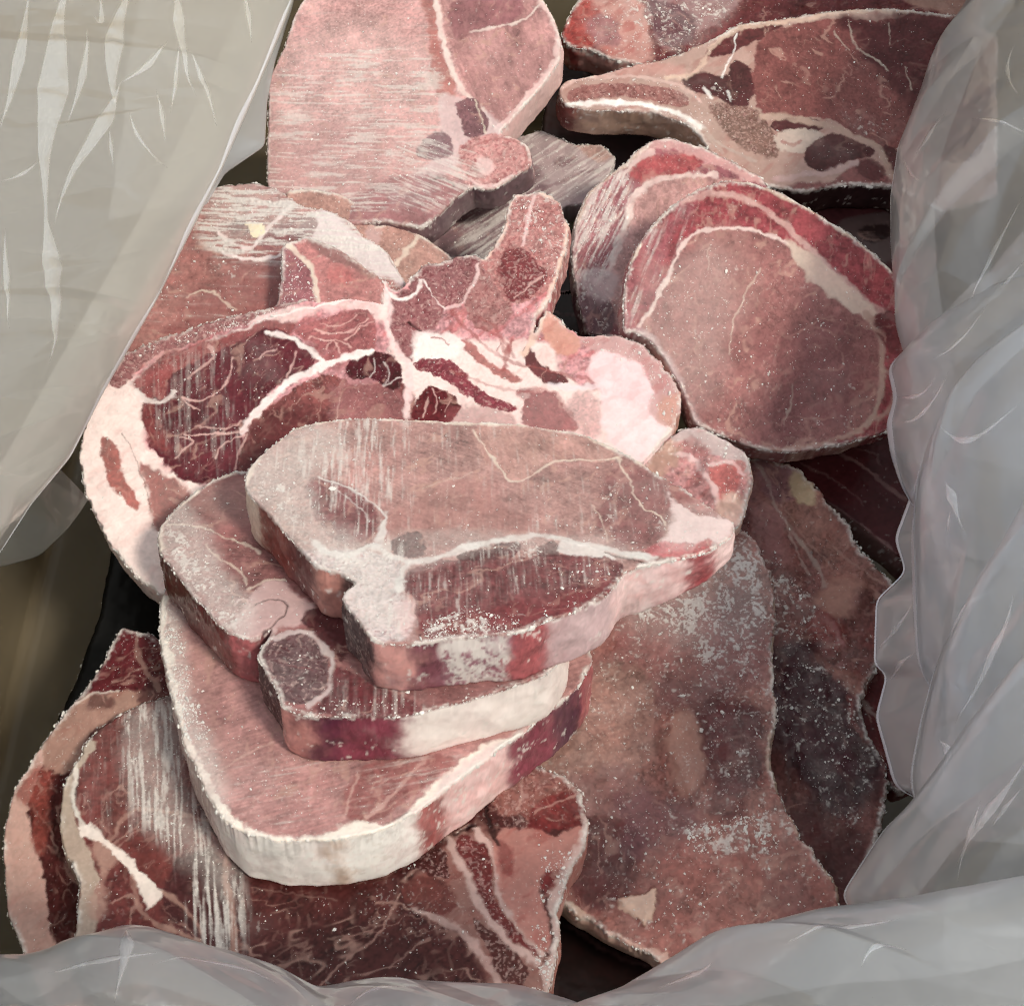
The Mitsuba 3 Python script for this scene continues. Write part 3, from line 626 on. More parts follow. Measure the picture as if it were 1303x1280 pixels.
# the bag's body inside the box: a rounded basin of film just inside the cardboard
def body():
    prof = []
    ins = .010
    for i in range(60):
        prof.append(i / 59.)
    X0, X1, Y0, Y1 = BX0 + ins, BX1 - ins, BY0 + ins, BY1 - ins
    nu = 420
    rows = []
    for k, q in enumerate(prof):
        s = 1.0
        if q < .35:
            s = .02 + .98 * (q / .35); zz = BZ0 + .006 + .0 * q; 
        else:
            zz = BZ0 + .006 + (q - .35) / .65 * (BZ1 - BZ0 - .02)
        th = np.linspace(0, 2 * math.pi, nu, endpoint=False)
        c, sn = np.cos(th), np.sin(th)
        e = .28
        x = np.sign(c) * np.abs(c) ** e; y = np.sign(sn) * np.abs(sn) ** e
        lean = 0.018 * max(0, 1 - (q - .35) / .65) if q >= .35 else .018
        rows.append(np.column_stack([(X0 + X1) / 2 + x * ((X1 - X0) / 2 - lean) * s, (Y0 + Y1) / 2 + y * ((Y1 - Y0) / 2 - lean) * s, np.full(nu, zz)]))
    V = np.array(rows)
    cen = np.array([(X0 + X1) / 2, (Y0 + Y1) / 2, 0])
    flat = V.reshape(-1, 3)
    arcp = np.column_stack([np.arctan2(flat[:, 1] - cen[1], flat[:, 0] - cen[0]) * 300, flat[:, 2] * 1000])
    w = (ridge(arcp, (26., 90.), 5) - .6) * .007 + (crumple(arcp, 60., 6) - .25) * .008
    dirv = cen - flat; dirv[:, 2] = 0
    dirv /= np.linalg.norm(dirv, axis=1, keepdims=True) + 1e-9
    up = np.clip((flat[:, 2] - BZ0 - .02) / .03, 0, 1)
    flat = flat + dirv * (np.maximum(w, -.004) * up)[:, None]
    idx = np.arange(len(flat)).reshape(60, nu)
    j = np.roll(idx, -1, 1)
    q4 = np.stack([idx[:-1], j[:-1], j[1:], idx[1:]], -1).reshape(-1, 4)
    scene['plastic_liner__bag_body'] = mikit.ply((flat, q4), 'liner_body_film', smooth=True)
body()

# ---------------------------------------------------------------- the chops
# id, origin (mm), slope of the cut face, thickness, outline and anatomy in millimetres on the chop's own plane
CHOPS = [
{"id":"A","o":[-9.7,-7.8,0],"n":(0,0.15),"t":27,"wl":24,"jag":0.35,"res":0.42,"wav":1,"out":[(-98.7,21.9),(-97.6,30),(-94.2,36.2),(-88.7,45.1),(-81.5,54.1),(-71.4,59.2),(-56.6,61.2),(-42.3,61.2),(-14,58.7),(15.9,56.6),(37.9,51.1),(42.1,49),(53.1,40.1),(63.9,31.4),(68.3,25.2),(77.3,18.2),(87.9,6.7),(97.4,-2.7),(95.5,-9.7),(86.5,-17.4),(75.5,-21.6),(61.7,-25),(52.6,-28.3),(49.3,-34.1),(43,-42.9),(33.1,-49.3),(22.3,-53.9),(13.6,-59.3),(-3.5,-61.6),(-16.3,-63.1),(-24.8,-65.4),(-40.2,-64.2),(-42.1,-62),(-45,-56.6),(-54,-42.5),(-52.3,-38.1),(-48.4,-34.5),(-56,-29.1),(-63.9,-27.5),(-66.7,-23.7),(-77.9,-8.8),(-87.1,4.5),(-92.5,10.4),(-97.5,17.3)],"ops":[("B","tanlean"),("P","tan2",[(-5.6,54.1),(10.9,21.9),(25.3,31.4),(52.8,33.8),(38.8,50.6)],1,0.8),("P","leanA2",[(-42.4,-13.1),(-31.4,9),(-6.5,18.2),(6.1,9),(24.7,-4.4),(-5.9,-13.1),(-24,-17.4)],8,0.5),("P","leanA3",[(54.3,32.4),(69.6,21.9),(75.6,9),(70.5,-8.8),(54.7,-17.4),(44.4,-11),(43.9,13.6)],5,0.8),("P","leanmid",[(-72.4,21.9),(-57.2,19.1),(-47,8.1),(-42.4,-3.5),(-48,-12.3),(-57.6,-13.1),(-66.3,-2.2)],2,0.9),("P","leanmid2",[(-32.7,-36.1),(-29.5,-28.3),(-17.8,-22.5),(6.3,-21.6),(30.4,-19.5),(51.3,-24.2),(51.9,-28.7),(47.6,-38.1),(38.5,-46.1),(23.8,-52.8),(6.5,-60.1),(-22,-64.6),(-25.8,-55.9),(-27.3,-42.9)],1,1),("P","leanred",[(-25.3,-53.9),(-5.2,-48.1),(24,-42.1),(44.7,-38.1),(41.5,-44.1),(23.7,-53.9),(6.5,-60.8),(-22,-64.6)],5,0.6),("P","frostbone",[(-66.7,-23.7),(-72.4,-17.4),(-54.3,-17.4),(-36.5,-20.8),(-32.6,-25.8),(-33.2,-36.1),(-28.7,-44.1),(-26.9,-57.8),(-31.9,-64.6),(-40.2,-64.2),(-45,-56.6),(-53.7,-42.1),(-51.9,-35.3),(-56.3,-29.1),(-63.9,-27.5)],2,0.95,"bone"),("P","pinkfat",[(-33,-46.1),(-27.2,-44.1),(-25.1,-57.8),(-29.1,-63.5),(-33.8,-57.8)],4,0.5),("P","leandark",[(-37.2,-14),(-34.2,-8.8),(-27.5,-7.9),(-23.2,-15.3),(-25.4,-20.8),(-34.4,-20.4)],1,0.95),("L","fatcool",[(-66.8,-13.1),(-58.6,-19.5),(-51,-19.9),(-43.8,-14.8),(-38.4,-19.1),(-31.3,-23.3),(-22.3,-22.5),(-11.9,-17.4),(0.2,-13.1),(12.3,-10.1),(21.5,-8.8),(30.6,-11.8),(42.6,-16.1),(54.5,-19.9),(63.5,-20.8)],3.2,0.95,"fat"),("L","fatcool",[(-40.4,3.6),(-40.7,-6.6),(-42.8,-16.5)],2.5,0.8,"fat"),("L","fatcool",[(-29.8,-23.3),(-32.6,-32),(-32.5,-38.1)],3.5,0.85,"fat"),("P","leandark",[(-11.8,-19.5),(0.2,-15.7),(12.3,-13.1),(11.1,-20.8),(0.3,-22.9),(-8.8,-22.1)],0.8,0.95),("P","leandark",[(19.6,-15.7),(26,-12.7),(28.7,-17.4),(24.9,-21.2),(19.2,-19.9)],0.8,0.9),("F",[(9.9,-11.4),(20.3,-11.4),(20.7,-21.6),(9.3,-21.6)],0.9),("P","fatcool",[(29.1,-13.1),(42.6,-17.4),(51.4,-22.5),(36.4,-20.8),(28.9,-19.1)],1,0.8,"fat"),("L","fatcool",[(-68.7,23.8),(-53.8,15.4),(-43.7,5.4),(-39.6,-0)],1,0.8,"fat"),("L","fatcool",[(-60.1,15.9),(-51.5,6.7),(-46.2,-2.2)],0.8,0.5),("L","cream",[(-6.6,54.1),(-0.5,39.6),(4.8,30.5),(10.9,21.5),(25.3,31.4),(38.3,34.3),(52.5,34.3)],1,0.75,"fat"),("L","cream",[(52.5,34.3),(57,22.9),(60.2,9),(66.6,2.2),(69.3,-4.4)],0.9,0.7,"fat"),("L","cream",[(42.1,7.6),(44.8,-0),(46.1,-13.1)],0.7,0.5),("L","cream",[(-25.5,17.3),(-14.6,22.9),(-6.7,27.6)],0.6,0.35),("P","pinkfat2",[(71.8,17.3),(76.6,6.7),(92.8,-0),(97.4,-3.1),(93,-13.1),(80.4,-17.4),(66.1,-18.2),(71.1,-8.8),(73.2,2.2)],2.5,0.9,"fat"),("P","leanpinkspeck",[(73.6,20.5),(78.8,17.3),(88.4,5.8),(92.1,-0.9),(80.8,4),(75.6,9)],1.2,0.9),("P","pinkred",[(60.7,-17.4),(70.1,-14),(80.6,-14.8),(86.3,-13.1),(84.7,-19.5),(69.4,-22.5)],2,0.8),("P","bloodred",[(78.7,-19.1),(86,-13.1),(87.5,-15.7),(81.4,-22.5)],1.5,0.85),("L","crack",[(44.9,-19.1),(54.4,-22.1),(62,-25)],0.7,0.9),("L","cream",[(-98.2,20.5),(-94.2,36.2),(-81.5,54.1),(-56.6,61.2),(-14,58.7),(15.9,56.6),(37.9,51.1),(53.1,39.6),(64.4,29.5)],2.6,0.9,"fat"),("S",92.8,[(-99.4,21.9),(-93.7,38.2),(-60.5,59.7),(-30.5,57.1),(-37.6,9),(-29.6,-25.8),(-33.5,-61.6),(-51.9,-46.1),(-72.2,-19.5),(-86.9,2.2)],0.75,0.5),("S",92.8,[(-30,-17.4),(-6.2,0),(24.7,-0),(51.9,-13.1),(48,-30),(9.3,-42.1),(-25.1,-57.8)],0.5,0.62),("S",92.8,[(-33.7,54.6),(25.8,54.6),(66.8,27.6),(70.5,-8.8),(24.7,-4.4),(-30.3,-13.1)],0.35,0.62),("Z",[(-99.8,20.5),(-94.4,38.2),(-73.6,57.1),(-59.5,47.1),(-70.2,22.9),(-61.9,-0),(-44,-13.1),(-35.6,-25.8),(-33.8,-57.8),(-47,-53.9),(-56.2,-30),(-79.4,-8.8),(-90.8,9)],0.55,6),("Z",[(-45.5,-13.1),(6.2,-6.6),(54.8,-15.3),(54.4,-22.5),(6.3,-17.4),(-35.4,-30)],0.3,3),("Z",[(74.9,9),(97.2,-2.2),(93,-13.1),(69.8,-17.4)],0.3,4),("F",[(-98.9,22.9),(-91,37.2),(-76.1,18.2),(-67.2,-8.8),(-45,-19.5),(-40.5,-42.1),(-65.7,-23.7),(-85.3,2.2)],0.85),("F",[(-93.7,32.4),(-79.6,52.1),(-66,47.1),(-70.7,27.6),(-78.3,9)],0.45),("F",[(-22.3,-57.8),(-16.8,-50),(0.6,-52),(6.4,-57.8),(0.8,-63.5),(-19.1,-65.4)],0.9),("F",[(44.2,22.9),(72.9,22.9),(73.2,-13.1),(48.6,-17.4)],0.4),("C",[(-22.4,-55.9),(-5.2,-48.1),(12.2,-53.9),(6.5,-62.4),(-20.5,-65.4)],260,0.8),("C",[(24.3,-25.8),(51.2,-25.8),(41.4,-46.1),(20.9,-50)],60,0.9),("C",[(44.1,18.2),(72.5,18.2),(69.8,-17.4),(45.6,-17.4)],70,0.7)],"walls":[("creamw",[(-98.1,19.6),(-92.2,9.9)],"fat"),("redw",[(-90.7,8.1),(-79,-7.1)]),("redw2",[(-77.5,-9.7),(-67,-22.9)]),("pinkw",[(-64.9,-26.7),(-56.9,-29.1)],"fat"),("darkw",[(-53.7,-32),(-51.9,-35.3),(-53.5,-40.9)]),("bonew",[(-53,-43.3),(-45,-56.6),(-42.1,-61.6)],"bone"),("peachw",[(-39.9,-64.2),(-29.1,-65.4)],"fat"),("mauvew",[(-25.4,-65.4),(-17.5,-63.9)]),("frostw",[(-12.9,-62.7),(5.3,-60.5)]),("pinkredw",[(9.3,-60.5),(20.8,-55.1)]),("frostpinkw",[(24.3,-53.2),(44.5,-40.9)],"fat"),("whitepinkw",[(49.3,-34.1),(75.5,-22.1)],"fat"),("redspotw",[(80.2,-19.9),(86.5,-17.4)]),("whitepinkw",[(89.7,-15.3),(96.9,-4.4)],"fat")],"thin":((54.2,-25.8),(96.8,-5.3),0.5)},
{"id":"B","o":[-65.2,-76.1,-17.4],"n":(0,0.15),"t":27,"wl":24,"jag":0.35,"res":0.45,"wav":1,"out":[(-80.7,76.8),(-82.2,87.4),(-79.3,95.5),(-72.2,107.5),(-63.6,117.5),(-55.8,122.5),(-49.7,123),(-14.3,127.6),(34,122.5),(68,93.1),(82.2,61.1),(87.8,35.5),(85.3,19.3),(79.6,8.8),(66.8,3),(51.6,-3),(36.2,-8.2),(24.5,-11.5),(12.6,-11.5),(0.9,-11.2),(-11.5,-11.2),(-20.7,-7.1),(-22.1,-0),(-27.5,8.4),(-32.4,16.6),(-31.8,21.7),(-29.1,26.5),(-27.9,32.2),(-35,25.7),(-44.6,28.6),(-50.6,34.7),(-55.7,41.8),(-62.1,49.4),(-67.4,56.7),(-73.6,65.5),(-78.6,72.2)],"ops":[("B","leanB"),("P","tanlean",[(-72.1,102.7),(-54.4,120),(-43.3,112.5),(-44.2,93.1),(-63.7,90.7)],5,0.4),("P","pinkfat3",[(-43.1,35.5),(-39,47.3),(-30,55.9),(-22.5,50.3),(-12.4,43.9),(-16,35.5),(-26.5,30.6),(-32.6,25.3),(-39.9,25.3)],2.5,0.85,"fat"),("P","leandark",[(-16.9,35.5),(-11.3,41.8),(0.1,35.5),(1.7,15.4),(-4.8,21.3)],1.5,0.9),("P","bone",[(-30.8,18.5),(-26.5,25.3),(-16.1,28.2),(-9.4,22.1),(-4.6,11.5),(-5.9,-0),(-11.7,-6.4),(-18.6,-4.5),(-23.3,3)],0.8,1,"bone"),("L","fatbone",[(-26,26.5),(-16.2,29),(-7.3,21.7),(-2.4,10.7),(-3.8,0),(-9.4,-6.4)],3,0.85,"fat"),("L","leanred2",[(-22.1,13.4),(-11.2,9.6)],1,0.4),("P","leanred3",[(-1.7,13.4),(11.5,4.6),(26.7,-3.8),(32.8,-9.3),(0.9,-11.2),(-6.7,-7.5),(-2.9,-0)],2,0.95),("L","cream",[(-79.2,89.3),(-70,89.3),(-62.4,86.5),(-48.9,79.1),(-38.5,73.6)],1,0.7,"fat"),("L","cream",[(-60.9,76.8),(-58.3,72.2),(-50.5,67.3),(-44.5,62.9),(-41.2,54.6)],1,0.6,"fat"),("L","cream",[(-40.6,52.4),(-34.7,55.9),(-29.6,57.6),(-26.3,56.7)],1.4,0.8,"fat"),("L","pinkfat",[(-44.2,43.9),(-41.5,47.3),(-38.6,43.9),(-40.5,39.7)],1.2,0.7),("L","crack",[(-36.1,43.9),(-30.6,47.3),(-25.4,45.6),(-23.9,40.5),(-26.8,33.9),(-31.5,29.4)],0.8,0.8),("L","cream",[(-79.6,74.5),(-82.2,87.4),(-79.3,95.5),(-72.2,107.5),(-63.6,117.5),(-54.8,122.5)],3.2,0.85,"fat"),("Z",[(-81.2,74.5),(-82.8,93.1),(-73.8,102.7),(-61.9,83.7),(-45.6,54.6),(-36.9,35.5),(-44.9,26.5),(-60.4,48.1)],0.55,5),("F",[(-80.3,76.8),(-78.9,93.1),(-65.2,79.1),(-54.8,63.3),(-44.2,43.9),(-39.7,33.5),(-44.6,29),(-55.7,41.8),(-68.2,57.6)],1),("F",[(-81.3,97.8),(-66.9,112.5),(-55.4,102.7),(-62.6,83.7)],0.35),("F",[(-29.3,23.3),(-11.3,25.3),(-5.1,7.6),(-14.3,-3.8)],0.35),("S",92.6,[(-1,11.5),(32.4,-0),(32.9,-11.9),(-1.9,-11.9)],0.5,0.6),("C",[(-73.9,93.1),(-42.1,102.7),(-19.7,48.1),(-43.6,39.7)],60,0.6),("C",[(-20,-5.6),(23.7,-3.8),(24.2,-11.9),(-19.4,-10.4)],60,0.8)],"walls":[("redw3",[(-79.4,73.2),(-67.4,56.7),(-61.8,49)]),("redw4",[(-61,48.1),(-50.6,34.7),(-45.9,29.8)]),("pinkredw2",[(-44.2,28.6),(-35.6,25.3)]),("darkw",[(-31.4,23.3),(-30.6,26.9)]),("bonew2",[(-32.4,16.6),(-27.5,8.4),(-22.1,-0)],"bone"),("pinkw2",[(-20.7,-7.1),(-12.4,-11.2)],"fat"),("purplew",[(-10.1,-11.2),(0.9,-11.2)]),("redmauvew",[(2.1,-11.2),(22.4,-11.5)]),("whitew",[(24.7,-11.5),(36.2,-8.2),(51.6,-3),(66.8,3),(79.6,8.8),(85.3,19.3),(87.8,35.5)],"fat")]},
{"id":"C","o":[-64.3,-116.6,-39.3],"n":(0,0.15),"t":31,"wl":26,"jag":0.4,"res":0.45,"wav":1,"out":[(-83.9,108.5),(-81.5,88.6),(-76.2,73),(-68.9,51.6),(-62.4,34.3),(-55.5,21.3),(-48.5,8),(-41.3,-1.7),(-36.3,-6.2),(-20.9,-9.9),(-0.1,-9.2),(16.6,-4.8),(28.9,2.4),(40.2,13),(50.4,22.4),(60.8,33.1),(69.3,39.9),(79.3,49.6),(92.2,64.4),(97,75.9),(91.8,101.7),(47,119.9),(-4.9,138.8),(-57.1,143.7),(-81.6,124.5)],"ops":[("B","pinklean"),("P","tanlean",[(-81.8,106.2),(-62,84.3),(-54,51.6),(-32.6,28.6),(-40.6,21.3),(-60.9,36.1)],8,0.5),("P","leanC2",[(2.6,3.5),(4.9,19.5),(18.8,26.8),(36.7,29.4),(41.7,23.8),(29.9,12.3),(17.3,1.4),(6.5,-2.1)],2,0.85),("P","fat",[(-45.1,6.6),(-37.6,-1),(-25.6,-6.5),(-6.5,-7.9),(3.7,-2.7),(16.4,-2.1),(24.9,1),(30.9,10.1),(41.5,20.9),(45.8,26.4),(66.9,39.9),(60.8,28.6),(37.7,0),(4.5,-20.1),(-38.3,-16.9)],2,1,"fat"),("P","pinkfat2",[(26.1,0),(41.5,20.9),(45.8,26.4),(68.4,41.9),(60.8,28.6),(43.2,10.5)],4,0.75,"fat"),("L","pinkline",[(-49.3,19.5),(-41.2,25.7),(-32.9,31.3),(-27.2,34.3)],1,0.5),("L","pinkline",[(5.8,19.5),(4.1,10.5),(2.9,0)],1,0.55),("L","pinkline",[(10.2,0),(19.7,10.5),(26.6,19.5),(32.2,27.9)],1.3,0.6),("L","pinkline",[(13.6,14.1),(25.1,19.5),(36.9,23.1)],0.8,0.4),("L","pinkline",[(-31.3,7),(-26.3,14.1),(-25.1,21.3)],0.7,0.35),("L","fat",[(-83.9,108.5),(-81.5,88.6),(-76.2,73),(-68.9,51.6),(-62.4,34.3),(-55.5,21.3),(-48.5,8),(-40.3,-2.4)],5.5,0.95,"fat"),("Z",[(-85.5,108.5),(-76.5,104),(-65.8,67.6),(-54.7,39.9),(-41.1,3.5),(-46.9,3.5),(-63.3,32.4),(-77.6,71.8)],0.6,4),("F",[(-83.5,106.2),(-73.1,93),(-67.1,67.6),(-56.5,51.6),(-53.9,34.3),(-60.6,34.3),(-72.4,59.5)],0.8),("S",13.4,[(-43.1,17.7),(36.6,32.4),(42.9,24.9),(3.2,-3.4),(-25.7,-3.4)],0.4,0.62),("C",[(-83.8,106.2),(-75.4,97.3),(-68.1,71.8),(-55.9,47.7),(-54.2,36.1),(-62.1,36.1),(-73,63.6)],420,1),("C",[(-60.1,71.8),(-34,39.9),(-4.8,21.3),(-8.7,0),(-39.6,14.1)],40,0.7)],"walls":[("whitew2",[(-41.3,-1.7),(-36.3,-6.2),(-20.9,-9.9),(-2.1,-9.2)],"fat"),("whitew3",[(-0.9,-9.2),(1.1,-9.2)],"fat"),("whitew2",[(2.5,-8.9),(16.6,-4.8),(26.1,0.7)],"fat"),("redspotw2",[(31.7,4.9),(36.2,9.1)]),("whitepinkw",[(40.2,13),(50.4,22.4),(60.8,33.1)],"fat"),("redmauvew",[(65.4,36.1),(79.3,49.6)]),("mauvew2",[(82.5,53.2),(90.5,62.8)]),("pinkredw",[(92.8,65.2),(97,75.9)])]},
{"id":"D","o":[-68.9,-136.3,-72],"n":(0.02,0.03),"t":24,"wl":14,"jag":0.5,"res":0.45,"wav":1,"out":[(-86.5,86.8),(-96.7,79.9),(-104,70.5),(-107.3,58.9),(-109.5,48.9),(-109.2,37.8),(-106.6,25.9),(-102,17.7),(-98.8,13.5),(-95.8,5.5),(-94.2,-7.7),(-92.6,-16.3),(-85.6,-34.1),(-44.7,-42.5),(11.8,-42.6),(65.6,-40.2),(81.3,-35.7),(82.8,-31.9),(84.1,-24.2),(87,-12.9),(86,-1.4),(88.9,6.9),(92.2,17.6),(96.6,22.3),(98.8,33.8),(96.7,49),(90,55.4),(77.3,61.3),(67.8,60.5),(52.2,76.1),(19.3,87),(-46.7,93.9),(-74.2,91.6)],"ops":[("B","darklean"),("P","redbrown",[(-105.8,56),(-96.7,79.9),(-73.7,87.8),(-62.2,63.7),(-51.1,32.2),(-39.9,15.7),(-34.3,-20.4),(-88,-20.8),(-103.2,45.4)],1.5,1),("P","darkpurple",[(-60.3,17.1),(-49.6,20.5),(-38,12.5),(-34.1,-20.4),(-56.4,-9.9),(-63.2,-3.7)],4,0.8),("P","redbrown2",[(-88.7,33.5),(-77.6,40.5),(-65.5,32.1),(-60.5,18.8),(-66.6,8.9),(-77.4,20.3)],3,0.7),("L","tanfat",[(-87.3,25.1),(-84.1,33.6),(-78.8,38.8),(-66.2,37.2),(-48.9,34)],1.8,0.6,"fat"),("L","tanfat",[(-84.5,26.8),(-74.9,33.7),(-66.7,33.8)],0.8,0.5),("P","greyfrost",[(-104,70.5),(-107.3,58.9),(-110.1,48.9),(-110.4,37.8),(-107.2,25.9),(-101.7,16.4),(-95.8,5.5),(-92.1,-19.3),(-87.7,-19.3),(-87,-7.1),(-89.3,5.5),(-93.7,21.7),(-100.7,31.7),(-104.7,42),(-106.1,54.2),(-99.6,68.7)],1.5,0.95,"fat"),("P","tanfat",[(-94.6,28.4),(-87.3,25.1),(-82.9,16.9),(-86.5,12),(-86.1,-7),(-88.2,-7.1),(-91,15.2)],3,0.7,"fat"),("L","fatyellow",[(-106.6,58.9),(-105.4,47.2),(-102.5,38.5),(-98.2,31.8)],1.8,0.8,"fat"),("P","fatyellow",[(-100.5,31.1),(-97.1,32.4),(-87.4,25.8),(-80.4,20.2),(-73.2,12.8),(-64.5,5.1),(-64.7,2.6),(-68.5,-1.6),(-71.4,1.9),(-77.1,11.4),(-83,17.9),(-90.3,25.1),(-98.5,28.4)],1.2,0.95,"fat"),("L","tanfat",[(-77.1,11.4),(-73.9,2.5),(-70.5,-3.8),(-57.6,-11.4),(-46.9,-15)],1.8,0.7,"fat"),("L","tanfat",[(-64.5,5.1),(-57.1,1.1),(-50.1,-6.7),(-45.8,-12.9)],1.8,0.7,"fat"),("L","tanfat",[(-42.6,20.6),(-40.3,9.2),(-36.7,-3.5),(-34.1,-20.4)],2.5,0.75,"fat"),("P","fatD",[(32.2,11.5),(40.9,23.1),(46.9,29.2),(56.6,36.8),(65.4,16.7),(80.1,-17.9),(82.8,-31.3),(62.7,-30),(50.8,-12),(32.8,-2.9)],4,0.75,"fat"),("P","redmarrow",[(46.9,28.2),(54.9,28.9),(60.5,15.4),(63.7,1.9),(73.4,-13.1),(77.5,-18.8),(67.8,-12.5),(57.1,1.2),(50.8,15.9)],0.9,0.95,"bone"),("P","marrowdark",[(33.2,16.4),(40.3,24.4),(44.8,16.5),(45.2,12.3),(40.7,11.3)],1,0.95,"bone"),("P","marrowdark",[(54.8,-5.2),(62.6,-11.9),(73.4,-22.5),(75.4,-28.7),(65.8,-28.2),(59.4,-17.4)],1,0.9,"bone"),("P","redbrown2",[(26.3,9.8),(36.7,11.6),(47.5,2),(44.7,-4.3),(32.7,-1.3)],2.5,0.9),("L","fatD2",[(44.2,27.1),(51.2,11.7),(61.3,-7),(69.9,-16.4),(77.8,-21.5)],3,0.9,"fat"),("L","fatD2",[(54.2,32.7),(62.3,18),(64.2,6.6),(71.4,-8.1),(79.5,-18.5)],2.4,0.9,"fat"),("L","fatD2",[(31.9,-1.9),(45.1,-7.1),(55,-16),(63.8,-29.1)],3,0.75,"fat"),("P","boneD",[(61.5,46.5),(68.4,56.2),(77.3,60.6),(90,55.4),(97,48.3),(90.8,37.8),(77.1,36.7),(62.2,40.3)],1.2,1,"bone"),("P","redD",[(74,37.7),(95.1,48.3),(96.4,37.2),(88.5,33),(73.7,30.8)],2,0.85),("P","pinkD",[(62.3,29.7),(73.7,32.9),(85.1,29.9),(94.8,34.4),(93.4,18.6),(82,13),(81,2),(81.3,-17.3),(72.3,-9.7),(65.7,4.1)],2,0.9,"fat"),("P","redD",[(82,13),(90.2,14.3),(89.4,4),(83.4,2.4)],2,0.8),("P","redD",[(62.9,26.7),(68.4,25),(69.9,13.5),(65.4,13.5)],2.5,0.6),("L","boneline",[(74.1,59.8),(72.8,50.9),(71.5,40.4)],0.8,0.6),("L","boneline",[(77.7,38.7),(87.2,43.3),(95.1,47.6)],0.8,0.6),("P","marrowdark",[(64.1,37.5),(74,37),(74,32.9),(65.3,33.5)],1.2,0.8),("L","crack",[(57.8,42.3),(59.1,36.1),(61,29.3),(62.9,25)],1.6,0.9),("L","crack",[(46.2,29.9),(49.9,32.6),(53.6,34)],1,0.7),("L","pinkwhite",[(98.3,37.2),(95.1,23.6),(90.3,15.3),(87,5.6),(85.7,-3.9),(86.4,-12.9),(83.5,-23.9),(81.9,-33.4)],5,0.85,"fat"),("L","tanline",[(25.7,3.4),(21.3,-9.2),(10.3,-20),(-3.2,-32.9)],0.9,0.75),("L","tanline",[(0.5,-14),(9.8,-12.4),(17,-10.8)],0.8,0.5),("L","tanline",[(24.4,-23.8),(32,-17.7),(37.7,-13.7)],1,0.6),("L","tanline",[(17.8,0.2),(23.8,0.2),(29.8,-2.3)],1,0.6),("L","tanline",[(-30.4,6.1),(-9.2,3.1),(2.8,1.6)],0.6,0.3),("S",99.5,[(-89.4,84.5),(-73.5,86.6),(-66,63.7),(-46,23.9),(-37.1,12.5),(-33.5,-20.4),(-47,-14.4),(-59.6,18.8),(-76.5,33.7),(-87.5,63.4)],0.9,0.47),("S",99.5,[(-105.8,59.6),(-89.3,83.8),(-73.7,35.4),(-84.8,28.5),(-98.2,35.2)],0.4,0.62),("Z",[(-89.4,84.5),(-73.5,86.6),(-64.2,60.1),(-45.8,22.2),(-37.7,12.5),(-38.9,2.8),(-59.5,22.1),(-76.7,35.4)],0.4,6),("F",[(-36.7,9.2),(-23.4,-3.4),(-28.3,-12.7),(-34.5,-9.7)],0.4),("F",[(71.6,56.2),(95.2,51.1),(93.2,33.7),(71.5,33.5)],0.3),("C",[(80.6,20.2),(96,23.6),(87.5,-14.8),(82.8,-34.2),(77,-34.3)],160,1),("C",[(-36.3,6),(65.4,0.6),(65.6,-27),(-3.4,-30.5)],70,0.7)],"walls":[("greyfrostw",[(-96.7,79.9),(-109.5,48.9),(-109.2,37.8),(-102,17.7),(-94.2,-7.7)],"fat"),("pinkD",[(98.8,33.8),(86,-1.4),(84.1,-24.2)],"fat")]},
{"id":"E","o":[-184.3,-113.2,-88],"n":(-0.18,-0.1),"t":26,"wl":10,"jag":0.3,"res":0.5,"wav":1,"out":[(15.8,104.7),(13.5,101.1),(8.1,84.7),(-0.3,71.5),(-12.5,50.3),(-21,31),(-21.8,17.6),(-20.2,6),(-12.9,-19.7),(-2.6,-36),(10.3,-58),(54.4,-62.6),(81.8,-35.1),(85.2,27),(64.1,69.8),(39.2,90.1),(28.8,101.2),(22.3,101.8)],"ops":[("B","darkred2"),("P","redE",[(15.8,104.7),(34.2,100.7),(41.6,71.7),(18.9,72.1),(3.3,70.5),(12.3,92.5)],1,1),("P","tanE",[(-12.5,50.3),(-0.2,70.7),(18.7,73.5),(36.1,73.6),(42.7,62.6),(20.6,60.8),(8.6,53),(4.3,37.7),(-3.4,38.3),(-8.5,43.8)],2.5,0.95,"fat"),("P","fatE",[(-12.5,50.3),(-21,31),(-20.2,6),(-12.9,-19.7),(-2.6,-36),(10.3,-58),(22.9,-58.5),(12.9,-36.2),(3.7,-20.6),(-2.4,0.1),(-12.3,27),(-8.6,44.5)],1.2,1,"fat"),("P","redE2",[(-18.9,32.5),(-7.3,40.9),(-3.3,26.4),(-2.6,5),(-7.9,10.2),(-12.4,23.7)],3,0.75),("P","purplered",[(5,71),(11.6,74.1),(19.5,68.1),(16.5,64.7),(8.7,65.3)],3,0.7),("P","purplered",[(29,74.5),(41.1,75.3),(43.2,59.1),(32.5,61.7)],3,0.8),("L","tanline",[(22.1,101.1),(26.5,87.5),(32.5,79.7),(37.8,73.8)],2,0.7,"fat"),("L","fatyellow",[(-0.2,70.4),(8.2,73),(18.7,73.5)],1,0.6),("C",[(14.1,103.7),(34.3,99.9),(39.8,71.8),(11.6,74.1)],60,0.6)],"walls":[("fatE",[(-0.3,71.5),(-12.5,50.3),(-21,31),(-21.8,17.6),(-20.2,6),(-12.9,-19.7)],"fat")]},
